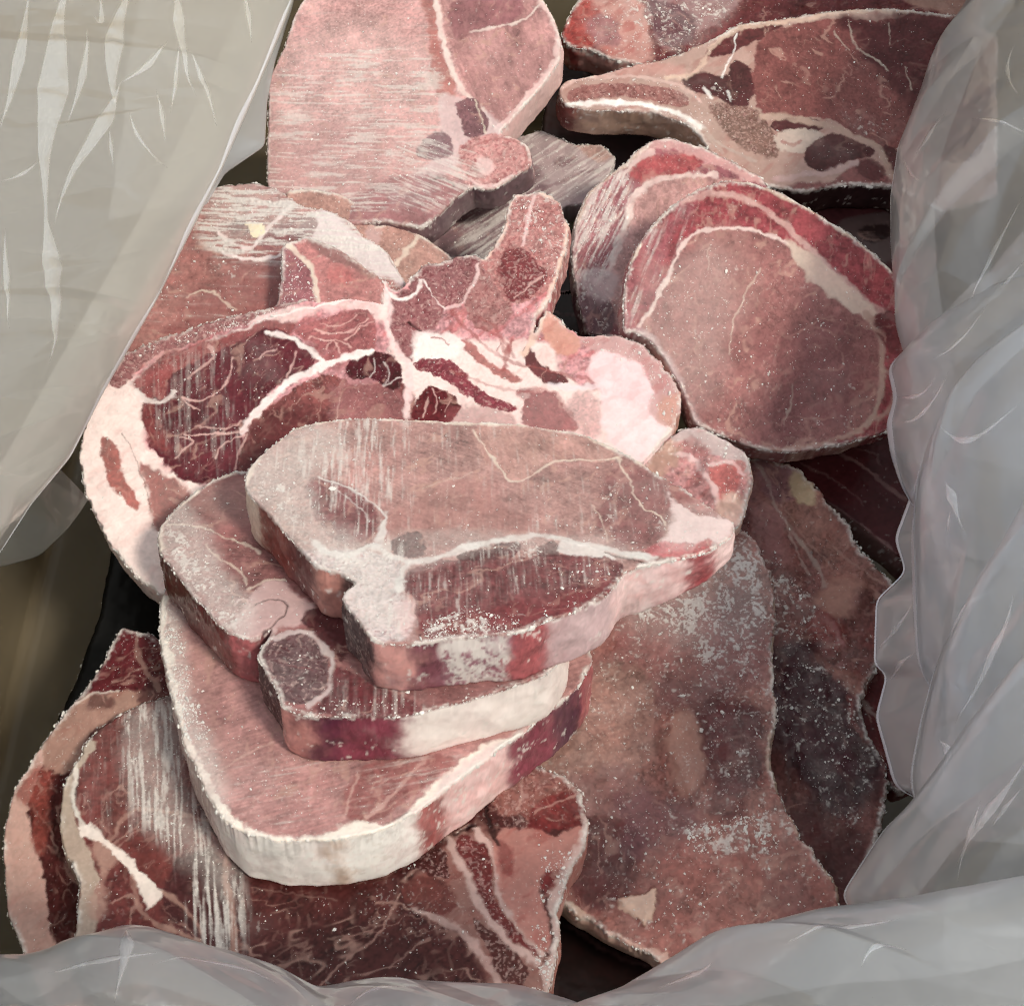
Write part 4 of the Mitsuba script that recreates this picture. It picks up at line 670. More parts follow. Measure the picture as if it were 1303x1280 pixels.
{"id":"F","o":[-61.4,93.3,-38],"n":(0,-0.22),"t":26,"wl":12,"jag":0.75,"res":0.42,"wav":1,"out":[(-132.4,-29.1),(-131.2,-16.3),(-127.9,-2.1),(-122.4,11.6),(-116.8,20),(-92.7,32.8),(-62.4,43.6),(-28,53.2),(-0.6,62),(2.1,60.7),(5.3,54.9),(10.4,56.7),(13.2,63.4),(19.7,70.1),(43.9,76.8),(47.3,72.8),(49.2,74.6),(57,90.5),(61.6,110.1),(65.4,112.5),(76.9,112.5),(84.5,107.8),(89.2,91.5),(87.1,77.7),(81.3,58.9),(78.2,47.9),(72.6,41.4),(71.1,31.5),(74,33.6),(75.6,42.3),(78.2,44.9),(86.5,34.9),(91.9,30.6),(105.4,30.6),(114.5,29.3),(122.7,25.1),(129.6,16.6),(136.3,5.4),(138.3,-4.1),(134.5,-17.1),(131.5,-21.1),(124.7,-31.1),(120,-35.8),(99.1,-45.9),(43.6,-55.6),(-17.3,-78.2),(-57,-92.9),(-83,-102),(-89.5,-98),(-101.6,-88.2),(-112,-77.1),(-123.3,-57.5),(-130.1,-38.5)],"ops":[("B","pinkF"),("P","fatF",[(-134.5,-40.1),(-134,-16.3),(-119.1,8.3),(-105.4,-2.1),(-101.3,-24.3),(-90.9,-40.1),(-74.4,-48.6),(-86.2,-103.8),(-120.3,-70.7)],6,1,"fat"),("P","fatF",[(-2.4,62),(17,33.6),(79,25.1),(86.1,8.3),(135.3,-16.3),(120.3,-36.2),(14.8,-16.3),(6.9,8.3)],4,0.85,"fat"),("P","fatF",[(-60.3,40.1),(-24.1,48.8),(1.5,55.4),(3.9,42.3),(-16.5,44.4),(-38.1,37.1),(-55.9,29.3)],5,0.6,"fat"),("P","boneF",[(-122.7,8.3),(-115.1,20.9),(-92.7,33.6),(-62.5,44.4),(-28,54.1),(-1.7,62),(-1.1,56.3),(-31.5,49.7),(-53.1,42.3),(-84.9,27.6),(-105.7,17.5),(-115.7,4.1),(-120.2,2.1)],1,1,"bone"),("L","whitefat",[(-113.2,4.1),(-101.8,15.4),(-81.1,26.4),(-52.9,38.8),(-31.3,46.2),(-13.1,51)],1.6,0.8,"fat"),("P","redlean",[(-112.3,5.8),(-99.6,18.3),(-79.5,28.5),(-56.4,36.6),(-38.1,37.1),(-40.7,31.5),(-55.5,25.1),(-69,12.4),(-85.7,-2.1),(-105.3,-3.3)],2.5,0.9),("P","redlean",[(-35.5,25.1),(-19.2,25.1),(-14.9,12.4),(-29.4,12.4)],4,0.6),("P","darkF",[(-95.5,6.2),(-82.2,18.7),(-64.8,27.6),(-52.5,33.6),(-38.3,29.3),(-29.1,20),(-32.2,11.6),(-43.3,5.8),(-53.3,-4.9),(-60,-19.5),(-56.2,-32.2),(-60.5,-40.9),(-77.4,-46.3),(-90.6,-39.3),(-99.1,-28.3),(-106.3,-10.2),(-103.5,-2.9),(-96.3,-3.3)],1.5,1),("P","redlean",[(-106.1,-9),(-102.6,-4.9),(-96.8,-16.3),(-91.9,-30.3),(-97.5,-26.3)],3,0.8),("L","whitefat",[(-109.5,-0),(-103.4,-4.1),(-96.9,-4.9),(-92.4,-0)],2.6,0.85,"fat"),("P","leanF2",[(-57.6,-19.5),(-47.9,-6.6),(-32.5,5.4),(-20.2,10.8),(-9.1,4.1),(12,4.1),(13.3,-24.3),(-26.8,-32.2),(-57.4,-44)],1.2,1),("P","darkF2",[(-58.3,-24.3),(-49.2,-12.2),(-31.7,-8.2),(-16.7,-24.3),(-57.4,-44)],7,0.75),("P","pinklean2",[(-19.9,4.1),(12.1,3.3),(12.7,-16.3),(-10,-16.3)],5,0.6),("P","leanF3",[(-39.3,32.8),(-29,38.8),(-12.8,44.9),(-3.1,42.3),(-1.5,29.3),(-4.5,23.4),(-19,22.5),(-30.2,26.8)],1.3,0.95),("L","pinkline2",[(-30.6,33.6),(-15.9,31.9),(-5.2,40.1)],1,0.8),("L","pinkline2",[(-15.7,28.5),(-8.7,34.5),(-2.2,37.9)],0.8,0.8),("L","pinkline2",[(-32.1,29.3),(-21.1,26.8),(-18.3,21.7)],0.9,0.8),("L","pinkline2",[(-28.9,37.1),(-19.7,35.8),(-10.8,41.4)],0.8,0.7),("L","pinkline2",[(-24.5,23.4),(-21.2,28.5),(-13.7,25.1)],0.8,0.7),("P","vdarkF",[(-15,14.1),(-6.6,20.9),(1.3,22.5),(9.1,16.6),(11.5,9.1),(9.6,2.9),(1.6,3.7),(-3.2,8.3),(-9.3,7)],1,1),("L","whitefat",[(-3.9,8.3),(-1.3,14.5),(-2.2,18.7)],0.7,0.5),("L","whitefat",[(3.4,5),(4.6,12.4),(2.2,17.5)],0.7,0.5),("L","whitefat",[(2.7,3.3),(8.7,7.4),(11.2,8.3)],0.8,0.7),("P","darkred",[(23.2,3.7),(27.5,2.5),(37,-4.9),(34.9,-13.1),(16.1,-13.5),(18.7,-2.5)],1,1),("L","pinkline2",[(20.7,-12.2),(23.3,-2.1)],0.7,0.8),("L","pinkline2",[(25.3,-11.4),(27.3,-2.1),(25.7,2.1)],0.7,0.7),("L","pinkline2",[(30.6,-10.2),(34.1,-4.1)],0.7,0.6),("P","boneF2",[(5,53.2),(10.4,55.4),(13.9,62.5),(19.7,69.6),(43.9,76.4),(46.6,71),(39.4,50.1),(30.2,46.6),(26.4,35.8),(17.8,29.3),(16,15.8),(8.2,22.1),(4.8,37.1),(3.3,48.8)],0.9,1,"bone"),("P","boneF3",[(46.6,73.2),(50,64.3),(59.4,53.2),(60.8,40.1),(50.6,33.2),(42.5,37.5),(38.7,48.8),(43.7,64.3)],1.2,0.95,"bone"),("P","redspot",[(-5.8,54.5),(-2.3,57.6),(-1.3,51),(-6.4,50.1)],0.8,1),("L","whitefat",[(1,60.7),(4.2,53.6),(9.8,50.6),(15.3,53.6),(17.7,62)],1.8,0.9,"fat"),("L","pinkwhite2",[(1,58.9),(4.5,44.4),(4.5,33.6),(8.2,23),(13.8,15.8),(14.2,4.1),(13.6,-12.2)],3,0.9,"fat"),("L","whitefat",[(19.2,62),(23.8,53.2),(29.9,45.7)],1,0.85),("L","pinkwhite2",[(29.9,45.7),(38,48.4),(43.7,63.4),(45.9,71)],1.6,0.7),("P","whitefat",[(15.9,31.9),(26.5,34.5),(39.7,28.5),(32.6,18.3),(17.5,15.8)],3.5,0.8,"fat"),("L","crack",[(14.3,38.4),(18.8,34.1)],1.2,0.9),("L","redline",[(23.7,29.3),(29.9,28.5),(32.5,25.9)],0.9,0.8),("P","bladered",[(16.8,14.1),(30.1,18.3),(40,10.4),(47.2,1.6),(63.7,-8.2),(60.2,-9.8),(41.9,-2.5),(32.8,5.8),(24.8,9.1)],0.8,1,"bone"),("P","tanred",[(38.3,27.6),(46.3,23),(52.2,15.8),(64.8,8.3),(63.7,5),(53.7,9.9),(42.7,20.4)],1.2,0.9),("L","redline2",[(61.9,28.5),(59,18.7),(57.2,12.4)],2.2,0.8),("L","redline2",[(55,21.7),(57.2,26.8)],1,0.6),("P","darkred",[(66.7,24.2),(69.6,25.1),(73.9,16.6),(86.7,6.2),(81,3.7),(71.7,9.1),(67.4,16.6)],1,0.95),("L","redline2",[(75.3,12.4),(84.3,9.9),(89.6,6.6)],1.6,0.7),("L","redline2",[(64.4,-0),(75.2,1.2),(83,-3.3),(88.6,-12.2)],2,0.6),("P","redstria",[(68,-3.3),(78.8,-0),(85.8,-8.2),(89.9,-18.7),(75,-19.5),(65.8,-15.5)],1.5,0.85),("P","redstria",[(64.4,2.1),(71.6,0.8),(68.7,-3.3),(63.7,-2.1)],1.5,0.6),("L","coolfat",[(78.8,4.1),(89.5,2.5),(98.5,2.9),(105.8,5)],3,0.8,"fat"),("L","redline",[(42.5,35.8),(57.2,29.3),(62.7,18.7)],1.6,0.5),("L","redline2",[(33.2,44.4),(42.6,31.5),(57.2,18.7),(75.3,12.4)],1.4,0.6),("L","redline2",[(33.8,12.4),(50.1,4.1),(71.6,-0)],1.4,0.5),("L","redline2",[(46.2,40.1),(55.4,33.6),(57.9,23)],1.8,0.6),("P","redstria",[(34.2,-8.2),(57.3,-9),(64.4,-18.3),(29,-18.3)],3,0.5),("L","redline2",[(93.3,12.4),(106,13.3),(114.8,8.3),(116.3,-2.1)],1.5,0.5),("P","tanpink",[(87.7,-2.1),(100.1,-4.1),(99.6,-24.3),(90.9,-20.3)],3,0.7),("L","redspot2",[(101.9,-5.3),(106.6,-2.1),(108.9,1.2)],2.2,0.85),("L","redline2",[(91.4,8.3),(96.8,7.4),(101.1,5)],1.5,0.6),("P","pinkwhiteF",[(98.9,18.7),(115.3,20.9),(125.3,0),(131.6,-18.3),(120.4,-35.4),(103.2,-24.3),(100.1,-4.1)],3,0.9,"fat"),("P","roughpink",[(91.9,31.5),(114.5,30.2),(130.3,16.6),(139.4,-4.1),(135.2,-18.3),(125.5,-12.2),(124.8,5),(115.2,17.5),(95.4,24.2)],2.5,0.9,"fat"),("P","orangepink",[(72.6,41.4),(78.2,46.6),(87.2,34.9),(92.9,25.1),(86.2,18.7),(79,25.1)],2,0.85,"fat"),("P","orangepink",[(128.9,0),(138.8,-2.1),(135.3,-16.3),(127.5,-16.3)],4,0.7),("P","ribpink",[(47.7,72.3),(57,90.5),(61.6,111.5),(85.3,109.2),(90,91.5),(81.6,58.9),(75.7,54.5),(61.6,47.9),(53.4,58.9)],0.8,1,"bone"),("P","ribdark",[(54.9,63.4),(57.1,76.8),(65.4,80.5),(74.3,71),(78.7,64.3),(70.5,54.5),(61.6,49.2)],1.5,0.9,"bone"),("L","pinkline2",[(62.7,51),(69,58.9),(75.7,63.4)],1,0.8),("L","pinkwhite2",[(72.3,110.1),(69.2,96.1),(66.9,81.4)],1.6,0.7),("L","creampink",[(76.2,112),(85.3,107.3),(89.6,91.5),(87.1,76.8),(81.6,58.9),(76.3,45.7),(71.8,31.5),(67.4,20.9)],4,0.95,"fat"),("L","creampink",[(48.5,73.2),(57.4,90.5),(61.6,110.1),(66.2,112)],1.6,0.8,"fat"),("P","fatstreak",[(-123.1,-24.3),(-117.8,-24.3),(-113.3,-36.2),(-107.1,-47.9),(-102.8,-58.6),(-108.2,-56.3),(-116.5,-44.8)],1.6,0.9),("P","fatstreak2",[(-104.3,-35.4),(-94.3,-40.9),(-81.4,-48.6),(-80.3,-59.4),(-91.2,-70.7),(-98,-55.6)],2.5,0.85),("L","tanline2",[(-113.7,-20.3),(-107.4,-32.2),(-101.2,-47.9),(-96.9,-59.4)],0.6,0.6),("L","whitefat",[(-60,-19.5),(-53.1,-8.2),(-42.5,4.1),(-31.1,11.2),(-18.8,17.9),(-3.8,23.4)],4,1,"fat"),("L","whitefat",[(-52.4,31.9),(-38.2,27.6),(-29.1,20),(-25.2,15.8)],2.5,0.9,"fat"),("L","pinkline2",[(-79.2,25.1),(-76.1,18.7),(-79.4,15.4),(-86.7,8.3)],1.2,0.8),("L","pinkline2",[(-67.8,18.7),(-68.8,9.1),(-71.7,1.2),(-80.3,-3.3),(-88.5,-3.3)],1.1,0.8),("L","pinkline2",[(-89.2,-3.3),(-83.4,-8.2),(-80.7,-9.8)],1,0.8),("L","pinkline2",[(-59.3,-19.5),(-71.6,-20.7),(-85.3,-21.5)],1,0.9),("L","pinkline2",[(-58.5,-21.1),(-67.6,-26.3),(-70.9,-33)],0.9,0.8),("L","pinkline2",[(-61.2,-14.3),(-68.3,-18.3),(-80.8,-17.1)],0.7,0.7),("L","pinkline2",[(-89.1,-33),(-81.8,-25.1),(-87.3,-22.7)],0.8,0.8),("L","pinkline2",[(-57.4,-21.1),(-60.3,-30.3),(-61.2,-40.1)],0.9,0.6),("L","pinkline2",[(-41.7,8.3),(-39.7,16.6),(-37.9,22.1)],1,0.8),("L","pinkline2",[(-54.9,16.6),(-52.3,20.9),(-47.4,23)],0.8,0.6),("L","pinkline2",[(-17.4,-24.3),(-17.3,-12.2),(-17.1,-2.1)],0.6,0.5),("S",96.2,[(-105.1,12.4),(-62.5,20.9),(-56.7,-8.2),(-64.7,-40.1),(-89.9,-32.2),(-100.8,-12.2)],0.28,0.55),("F",[(-66.5,25.1),(-41.1,27.2),(-33.1,14.5),(-46.8,4.1),(-61.5,8.3)],0.45),("F",[(-119.6,12.4),(-67.8,42.3),(-24.4,54.5),(-2.3,59.8),(-31.4,48.8),(-84.8,27.2)],0.4),("F",[(57,91.5),(64.7,111.1),(85.7,107.8),(88,86.9),(79.5,68.7),(64.6,82.3)],0.5),("C",[(-116.7,18.7),(-24.4,54.5),(-2.4,60.7),(-31.4,48.8),(-85,29.3)],200,0.8),("C",[(60.8,110.1),(87.6,107.8),(88,86.9),(79.3,51),(75.7,64.3)],140,0.9),("C",[(93.7,29.3),(126.2,20.9),(136.8,-0),(131.6,-18.3),(122,8.3)],160,0.8),("C",[(-102,16.6),(-33.7,25.1),(-49.8,-4.1),(-75.2,-40.1)],80,0.6)],"walls":[("fatF",[(-89.5,-98),(-112,-77.1),(-130.1,-38.5)],"fat"),("creampink",[(91.9,30.6),(114.5,29.3),(129.6,16.6)],"fat")]},
{"id":"G","o":[-134.3,172,-34],"n":(-0.1,-0.38),"t":24,"wl":10,"jag":0.4,"res":0.5,"wav":1,"out":[(-11.3,45.5),(6.2,45.5),(17,42.3),(25.2,35.8),(30.9,31.2),(45.5,27.5),(56.2,21.9),(61.9,14),(73.7,6.2),(79.3,-4.5),(83.7,-12.1),(74.5,-40.3),(21.9,-50.3),(-35.4,-52.1),(-58.7,-51.2),(-56.4,-30.9),(-45.4,-6.4),(-32.6,18.5),(-22.1,39.6)],"ops":[("B","leanG"),("P","leanG2",[(0.1,-2.1),(46.5,2.1),(47.8,-35.1),(-28.8,-36.1)],9,0.6),("P","frostG",[(45.5,27.5),(61.5,14),(74.1,5.8),(83.3,-12.1),(65.9,-3),(46.2,8.4),(26.5,15.7),(35.8,25.9)],3,0.9,"fat"),("P","leanmid",[(12.1,15.5),(37.8,24.5),(38.9,16.8),(22.9,9.9),(15.1,8.6)],1.5,0.85),("P","leanmid",[(-4.9,24),(2.5,26.2),(4.5,17.6),(-1.7,16.2)],1.5,0.8),("L","whitefat",[(-7.1,7.9),(5.6,4),(19.2,4.6),(30.8,6.1)],2.2,0.9,"fat"),("L","whitefat",[(-11.1,21.7),(-2.7,12.8),(7.3,9.8),(12.8,17.2),(19.1,24.5),(25.8,31.9)],2,0.8,"fat"),("P","yellowfat",[(3,23.6),(12.9,22.3),(12,16.4),(7.7,16.1),(6,19.2)],0.6,1,"fat"),("L","cream",[(-23.3,-14.9),(-15.7,-11.9),(-6.9,-15.6),(1.3,-23.4)],1,0.7),("S",-4.6,[(-17.6,43.7),(29.5,36.9),(79.1,2.6),(83.3,-11.3),(19.3,2.5),(-8.2,6.7),(-21,22.2)],0.95,0.45),("S",-4.2,[(-39.6,6.1),(46.3,6.3),(48,-39.2),(-40.2,-39.7)],0.45,0.62),("Z",[(-14.5,45.7),(31.7,31.6),(79.2,0.5),(82.1,-12),(46.2,10.5),(14.8,16.2),(-12.8,17.6)],0.35,5),("F",[(-12,4.8),(3.9,-0.2),(0.5,-8.4),(-11.5,-3.7)],0.5),("C",[(-26.1,39.8),(37.5,32.2),(39.9,-26.7),(-36.9,-31.7)],160,0.8)],"walls":[("creamw",[(-11.3,45.5),(6.2,45.5),(17,42.3)],"fat")]},
{"id":"G2","o":[-77.3,218.4,-50],"n":(0.1,-0.42),"t":16,"wl":8,"jag":0.25,"res":0.6,"wav":1,"out":[(-39.6,19),(-26.4,20.5),(-12.6,18.9),(-2.4,13.2),(4.7,3.3),(8,1.7),(17.6,4.3),(30.3,-1.8),(46.2,-13.8),(52.8,-28.4),(24.9,-38.1),(-15.3,-22.5),(-35.9,-1.6)],"ops":[("B","tanG"),("P","pinkfat3",[(4,2.4),(8.8,0.4),(8.2,-8.4),(2.1,-4.3)],2,0.7),("L","cream",[(-39.6,19),(-26.4,20.5),(-12.6,18.9),(-2.4,13.2),(4.7,3.3)],2.5,0.7,"fat"),("L","cream",[(29.5,-3.1),(22.8,-13.1),(17.7,-19)],2.4,0.85,"fat"),("L","cream",[(7.2,1.2),(17.6,3.9),(30.3,-2.2),(46.2,-14.3)],1.2,0.6,"fat"),("C",[(-24.7,18.8),(-0.3,11),(32.3,-3),(16.3,-8.1)],30,0.6)],"walls":[]},
{"id":"H","o":[-93.3,155.3,-21],"n":(-0.05,-0.5),"t":22,"wl":14,"jag":0.5,"res":0.5,"wav":1,"out":[(-15.8,13.6),(-9.8,15.9),(-3.1,16.9),(6,13.6),(18.5,5.6),(32.2,-4.8),(33.9,-21.9),(0.8,-29.1),(-19.6,-28.8),(-17.5,-15.3),(-15.7,0.3)],"ops":[("B","pinkH"),("P","speckH",[(-17.2,12.1),(-11.7,14.7),(-1.9,0),(2.3,-15.6),(0.8,-29.1),(-21.5,-28.8)],1.5,0.95,"bone"),("P","brownH",[(-3.1,16.9),(7.1,13.6),(32.2,-4.8),(18.7,-0.3),(3.5,9)],3,0.8),("P","redH",[(9.3,1.8),(16.8,-0.3),(18.8,-6.2),(7.6,-4)],3,0.5),("L","cream",[(-12.4,13.2),(-3.8,4),(0.5,-5.9),(2,-17.5)],2.6,0.9,"fat"),("C",[(-16.1,12),(-1.9,0),(0.5,-17.5),(-16.4,-15.3)],120,0.9)],"walls":[("speckH",[(-17.5,-15.3),(-15.7,0.3),(-15.7,12)],"bone")]},
{"id":"I","o":[-62.3,278.3,-22],"n":(-0.08,-0.45),"t":24,"wl":18,"jag":0.25,"res":0.52,"wav":1,"out":[(-53.8,59.1),(-44.2,78.6),(-10.3,93.7),(23.7,96.8),(57.7,90.4),(76.5,65.8),(85.2,47.7),(88.4,34.7),(87.5,24.6),(80.4,13.5),(64.8,-5.7),(55.4,-15.7),(63.9,-18.2),(71.3,-23.4),(72.9,-34.1),(64.7,-39.1),(53.8,-46.6),(44.9,-46.7),(42.9,-44.9),(34.4,-49.8),(25.5,-59.6),(16.3,-68),(-4.9,-62.9),(-31.4,-65.5),(-56.2,-58.2),(-65.2,-40.2),(-66.1,-18.7),(-66.8,20.5),(-59.4,38.3)],"ops":[("B","leanI"),("P","leanI2",[(-64.1,-15.6),(8.6,-18.3),(9.4,-66.9),(-62.7,-51.3)],14,0.4),("P","redtan",[(14.7,73.4),(22.4,68.4),(24.4,35.6),(33,13.2),(29.8,2.4),(21.4,9.1),(19.4,35.8)],2.5,0.8),("P","tanI",[(24.8,77.7),(27.7,44.7),(36.3,16.7),(49.6,-7.4),(64.8,-5.7),(81.2,14.9),(87.5,33.8),(78.6,58.7),(57.7,85.6),(32.3,86.8)],1,1),("P","purpleI",[(29.2,61),(57.7,64.4),(69.4,57.7),(62.7,47.8),(41.9,44.1),(34.8,38.8)],2.5,0.75),("L","whiteI",[(41.1,44.1),(61.9,46.9),(70.2,50.2),(78.6,60.1)],1.6,0.75,"fat"),("L","pinkfat",[(76.1,63.5),(85.2,46.8),(87.5,32.9),(79.6,15.8),(63.9,-4.8),(54.5,-14.7)],5,0.9,"fat"),("L","whiteI",[(19.7,77.9),(25.2,44.8),(30,23.8),(38,7.5),(46.3,-1.8),(54.5,-13.4)],2.8,0.9,"fat"),("P","frostfatI",[(24.7,8.1),(38,3.9),(57.8,-14.9),(44.1,-46.2),(35.4,-30.5),(13.3,-54.8),(-1.1,-49.1),(19,-29.9)],3,0.75,"fat"),("P","boneI",[(33.1,2.3),(41.3,5.1),(46.3,-0.9),(50.4,-11.9),(40.2,-17.8),(35.6,-8.2)],1,0.95,"bone"),("L","cream",[(42.6,3.7),(46.3,-6.3),(48.8,-14.5)],1,0.7),("P","darkI",[(14,-21.2),(25,-13.1),(31.7,-21.5),(30.1,-27.2),(14.9,-28.4)],1.5,0.85),("P","leanI3",[(-27.5,-59.1),(13,-37.2),(41.7,-49.7),(17.5,-68.9),(-6.9,-63.7)],3,0.8),("P","pinkbone",[(35.4,-22.9),(49.6,-15.4),(63.9,-18.7),(71.3,-25.2),(72.5,-33.2),(63.9,-39),(49.8,-46.9),(40,-43.5),(36.3,-33.6)],1,1,"bone"),("L","redline2",[(37.4,-24.8),(51.7,-19.1),(66.8,-22.3),(70.4,-29.6),(68,-35.6)],1.2,0.7),("L","pinkwhite2",[(40.4,-40.8),(49.8,-45.6),(61.9,-39.8)],1.6,0.7),("P","pinkwhite2",[(44,-31.2),(48.1,-28.3),(52.6,-31.6),(53,-36),(48.9,-38.9),(45.2,-35.7)],2,0.6,"bone"),("L","crack",[(22,-40.2),(27.4,-40.4),(32.3,-44.5)],0.8,0.8),("S",-2.8,[(-65.5,20.9),(16.1,31.3),(24.8,3.5),(17.1,-36.5),(-23.3,-61.4),(-65.1,-42.4)],0.65,0.5),("S",-2.8,[(-60.6,58),(15.7,64),(18.2,31.2),(-65.5,20.9)],0.3,0.6),("S",-23.8,[(4.5,-18.2),(41.5,-24),(41.6,-46.1),(1,-54.4)],0.7,0.5),("Z",[(-67,25.6),(-43.3,52.6),(16.1,36),(17,-27.6),(-48.1,-56.2),(-65.3,-38)],0.16,10),("F",[(12.8,27.8),(24.5,28.7),(27.2,11.6),(16.4,12.1)],0.6),("F",[(-41.3,-12),(-30.8,-14.6),(-30.5,-25.8),(-40.9,-23.2)],0.5),("C",[(-65.5,20.9),(-43.3,52.6),(16.1,36),(17,-27.6),(-39.8,-56.5)],150,0.8),("C",[(41.1,44.1),(74.3,38),(61.9,2.1)],25,0.6)],"walls":[("pinkfat",[(88.4,34.7),(80.4,13.5),(64.8,-5.7),(56.2,-15.2)],"fat"),("frostpurplew",[(72.5,-34),(64.7,-39.1),(44.9,-46.7),(34.4,-49.8),(16.3,-68),(-4.9,-62.9)]),("creamw",[(-65.2,-40.2),(-66.8,20.5)],"fat")]},
{"id":"J","o":[21,281.8,-72],"n":(0.05,-0.35),"t":22,"wl":8,"jag":0.5,"res":0.6,"wav":1,"out":[(-60.5,-6.6),(-20,26.4),(-5.5,32.3),(14.2,23.3),(28.8,24.8),(37.3,15),(31.4,1.4),(18.9,-13.7),(7.2,-15.5),(-0.4,-48.5),(-34.4,-63.5),(-68.3,-50.2)],"ops":[("B","frostJ"),("P","purpleJ",[(-43.2,-11),(-8.6,9.7),(-4.4,-14.9),(-25.9,-44.4),(-59.9,-45.2)],6,0.7),("P","tanG",[(15.6,23.4),(28.8,24.8),(35.2,15.9),(26.3,13.2)],2,0.8),("P","darkI",[(2.3,12.5),(13.3,17.3),(15.4,14.4),(5.3,9.1)],1.5,0.7),("L","purpleJ",[(-4.4,-5.1),(13.1,2.8),(30.6,8.3)],2.5,0.6),("S",37.3,[(-60.4,-11.5),(-4.1,32.4),(39.6,16.1),(8.5,-15.5),(-34.4,-58.8)],0.7,0.5),("F",[(-21.7,24.3),(26.5,20.7),(17.3,-9.4),(-8.8,-15)],0.5),("C",[(-21.7,24.3),(26.5,20.7),(-0.1,-14.7)],60,0.7)],"walls":[],"lump":1.5},
{"id":"K","o":[114.2,396.8,-45],"n":(0,-0.32),"t":22,"wl":12,"jag":0.4,"res":0.6,"wav":1,"out":[(-85.7,-13.9),(-82.8,-5.6),(-77.1,7.3),(-70,18),(-49.6,39.6),(49.2,51.2),(160.6,39.6),(166.1,5.6),(153.9,-22.1),(111.4,-38.4),(-2.2,-49.2),(-41.5,-35.2),(-46.9,-33.5),(-59.5,-29.7),(-70.7,-23.2),(-80.7,-22.1)],"ops":[("B","darkK"),("P","pinkK",[(-75.6,16.8),(-45.5,16.8),(-32.4,-5.6),(-41.5,-35.2),(-59.5,-29.7),(-71.4,-11.1)],5,0.9,"fat"),("P","redK",[(-86.6,-15.5),(-77.1,8.4),(-64.3,4.5),(-68.5,-23.2),(-80.8,-23.2)],3,0.85),("P","mauveK",[(-71.3,-2.8),(-57.5,0),(-53.3,-16.6),(-62.5,-22.1),(-69.2,-13.9)],4,0.7),("P","frostK",[(-31.8,11.2),(21.6,16.8),(13.7,-1.1),(-9.8,-15.5),(-24.9,-27.6),(-32.5,-11.1)],4,0.8,"fat"),("P","mauveK2",[(-32.8,8.4),(-18.1,8.4),(-5,-8.3),(-19.2,-22.1),(-28.1,-13.9)],3,0.8),("P","tanfat",[(107.7,22.5),(157.5,11.2),(156.3,0),(124.5,4.5)],4,0.8,"fat"),("F",[(-54.9,11.2),(19.3,16.8),(-0.8,-16.6),(-24,-27.6)],0.7),("F",[(-73.5,5.6),(-50.4,5.6),(-46.7,-27.6),(-64.8,-22.1)],0.5),("C",[(-82.7,-0),(19,11.2),(-19.4,-27.6),(-55.9,-30.3)],160,1)],"walls":[("redK",[(-85.7,-13.9),(-80.7,-22.1)]),("pinkK",[(-70.7,-23.2),(-46.9,-33.5)],"fat")],"lump":1.8},
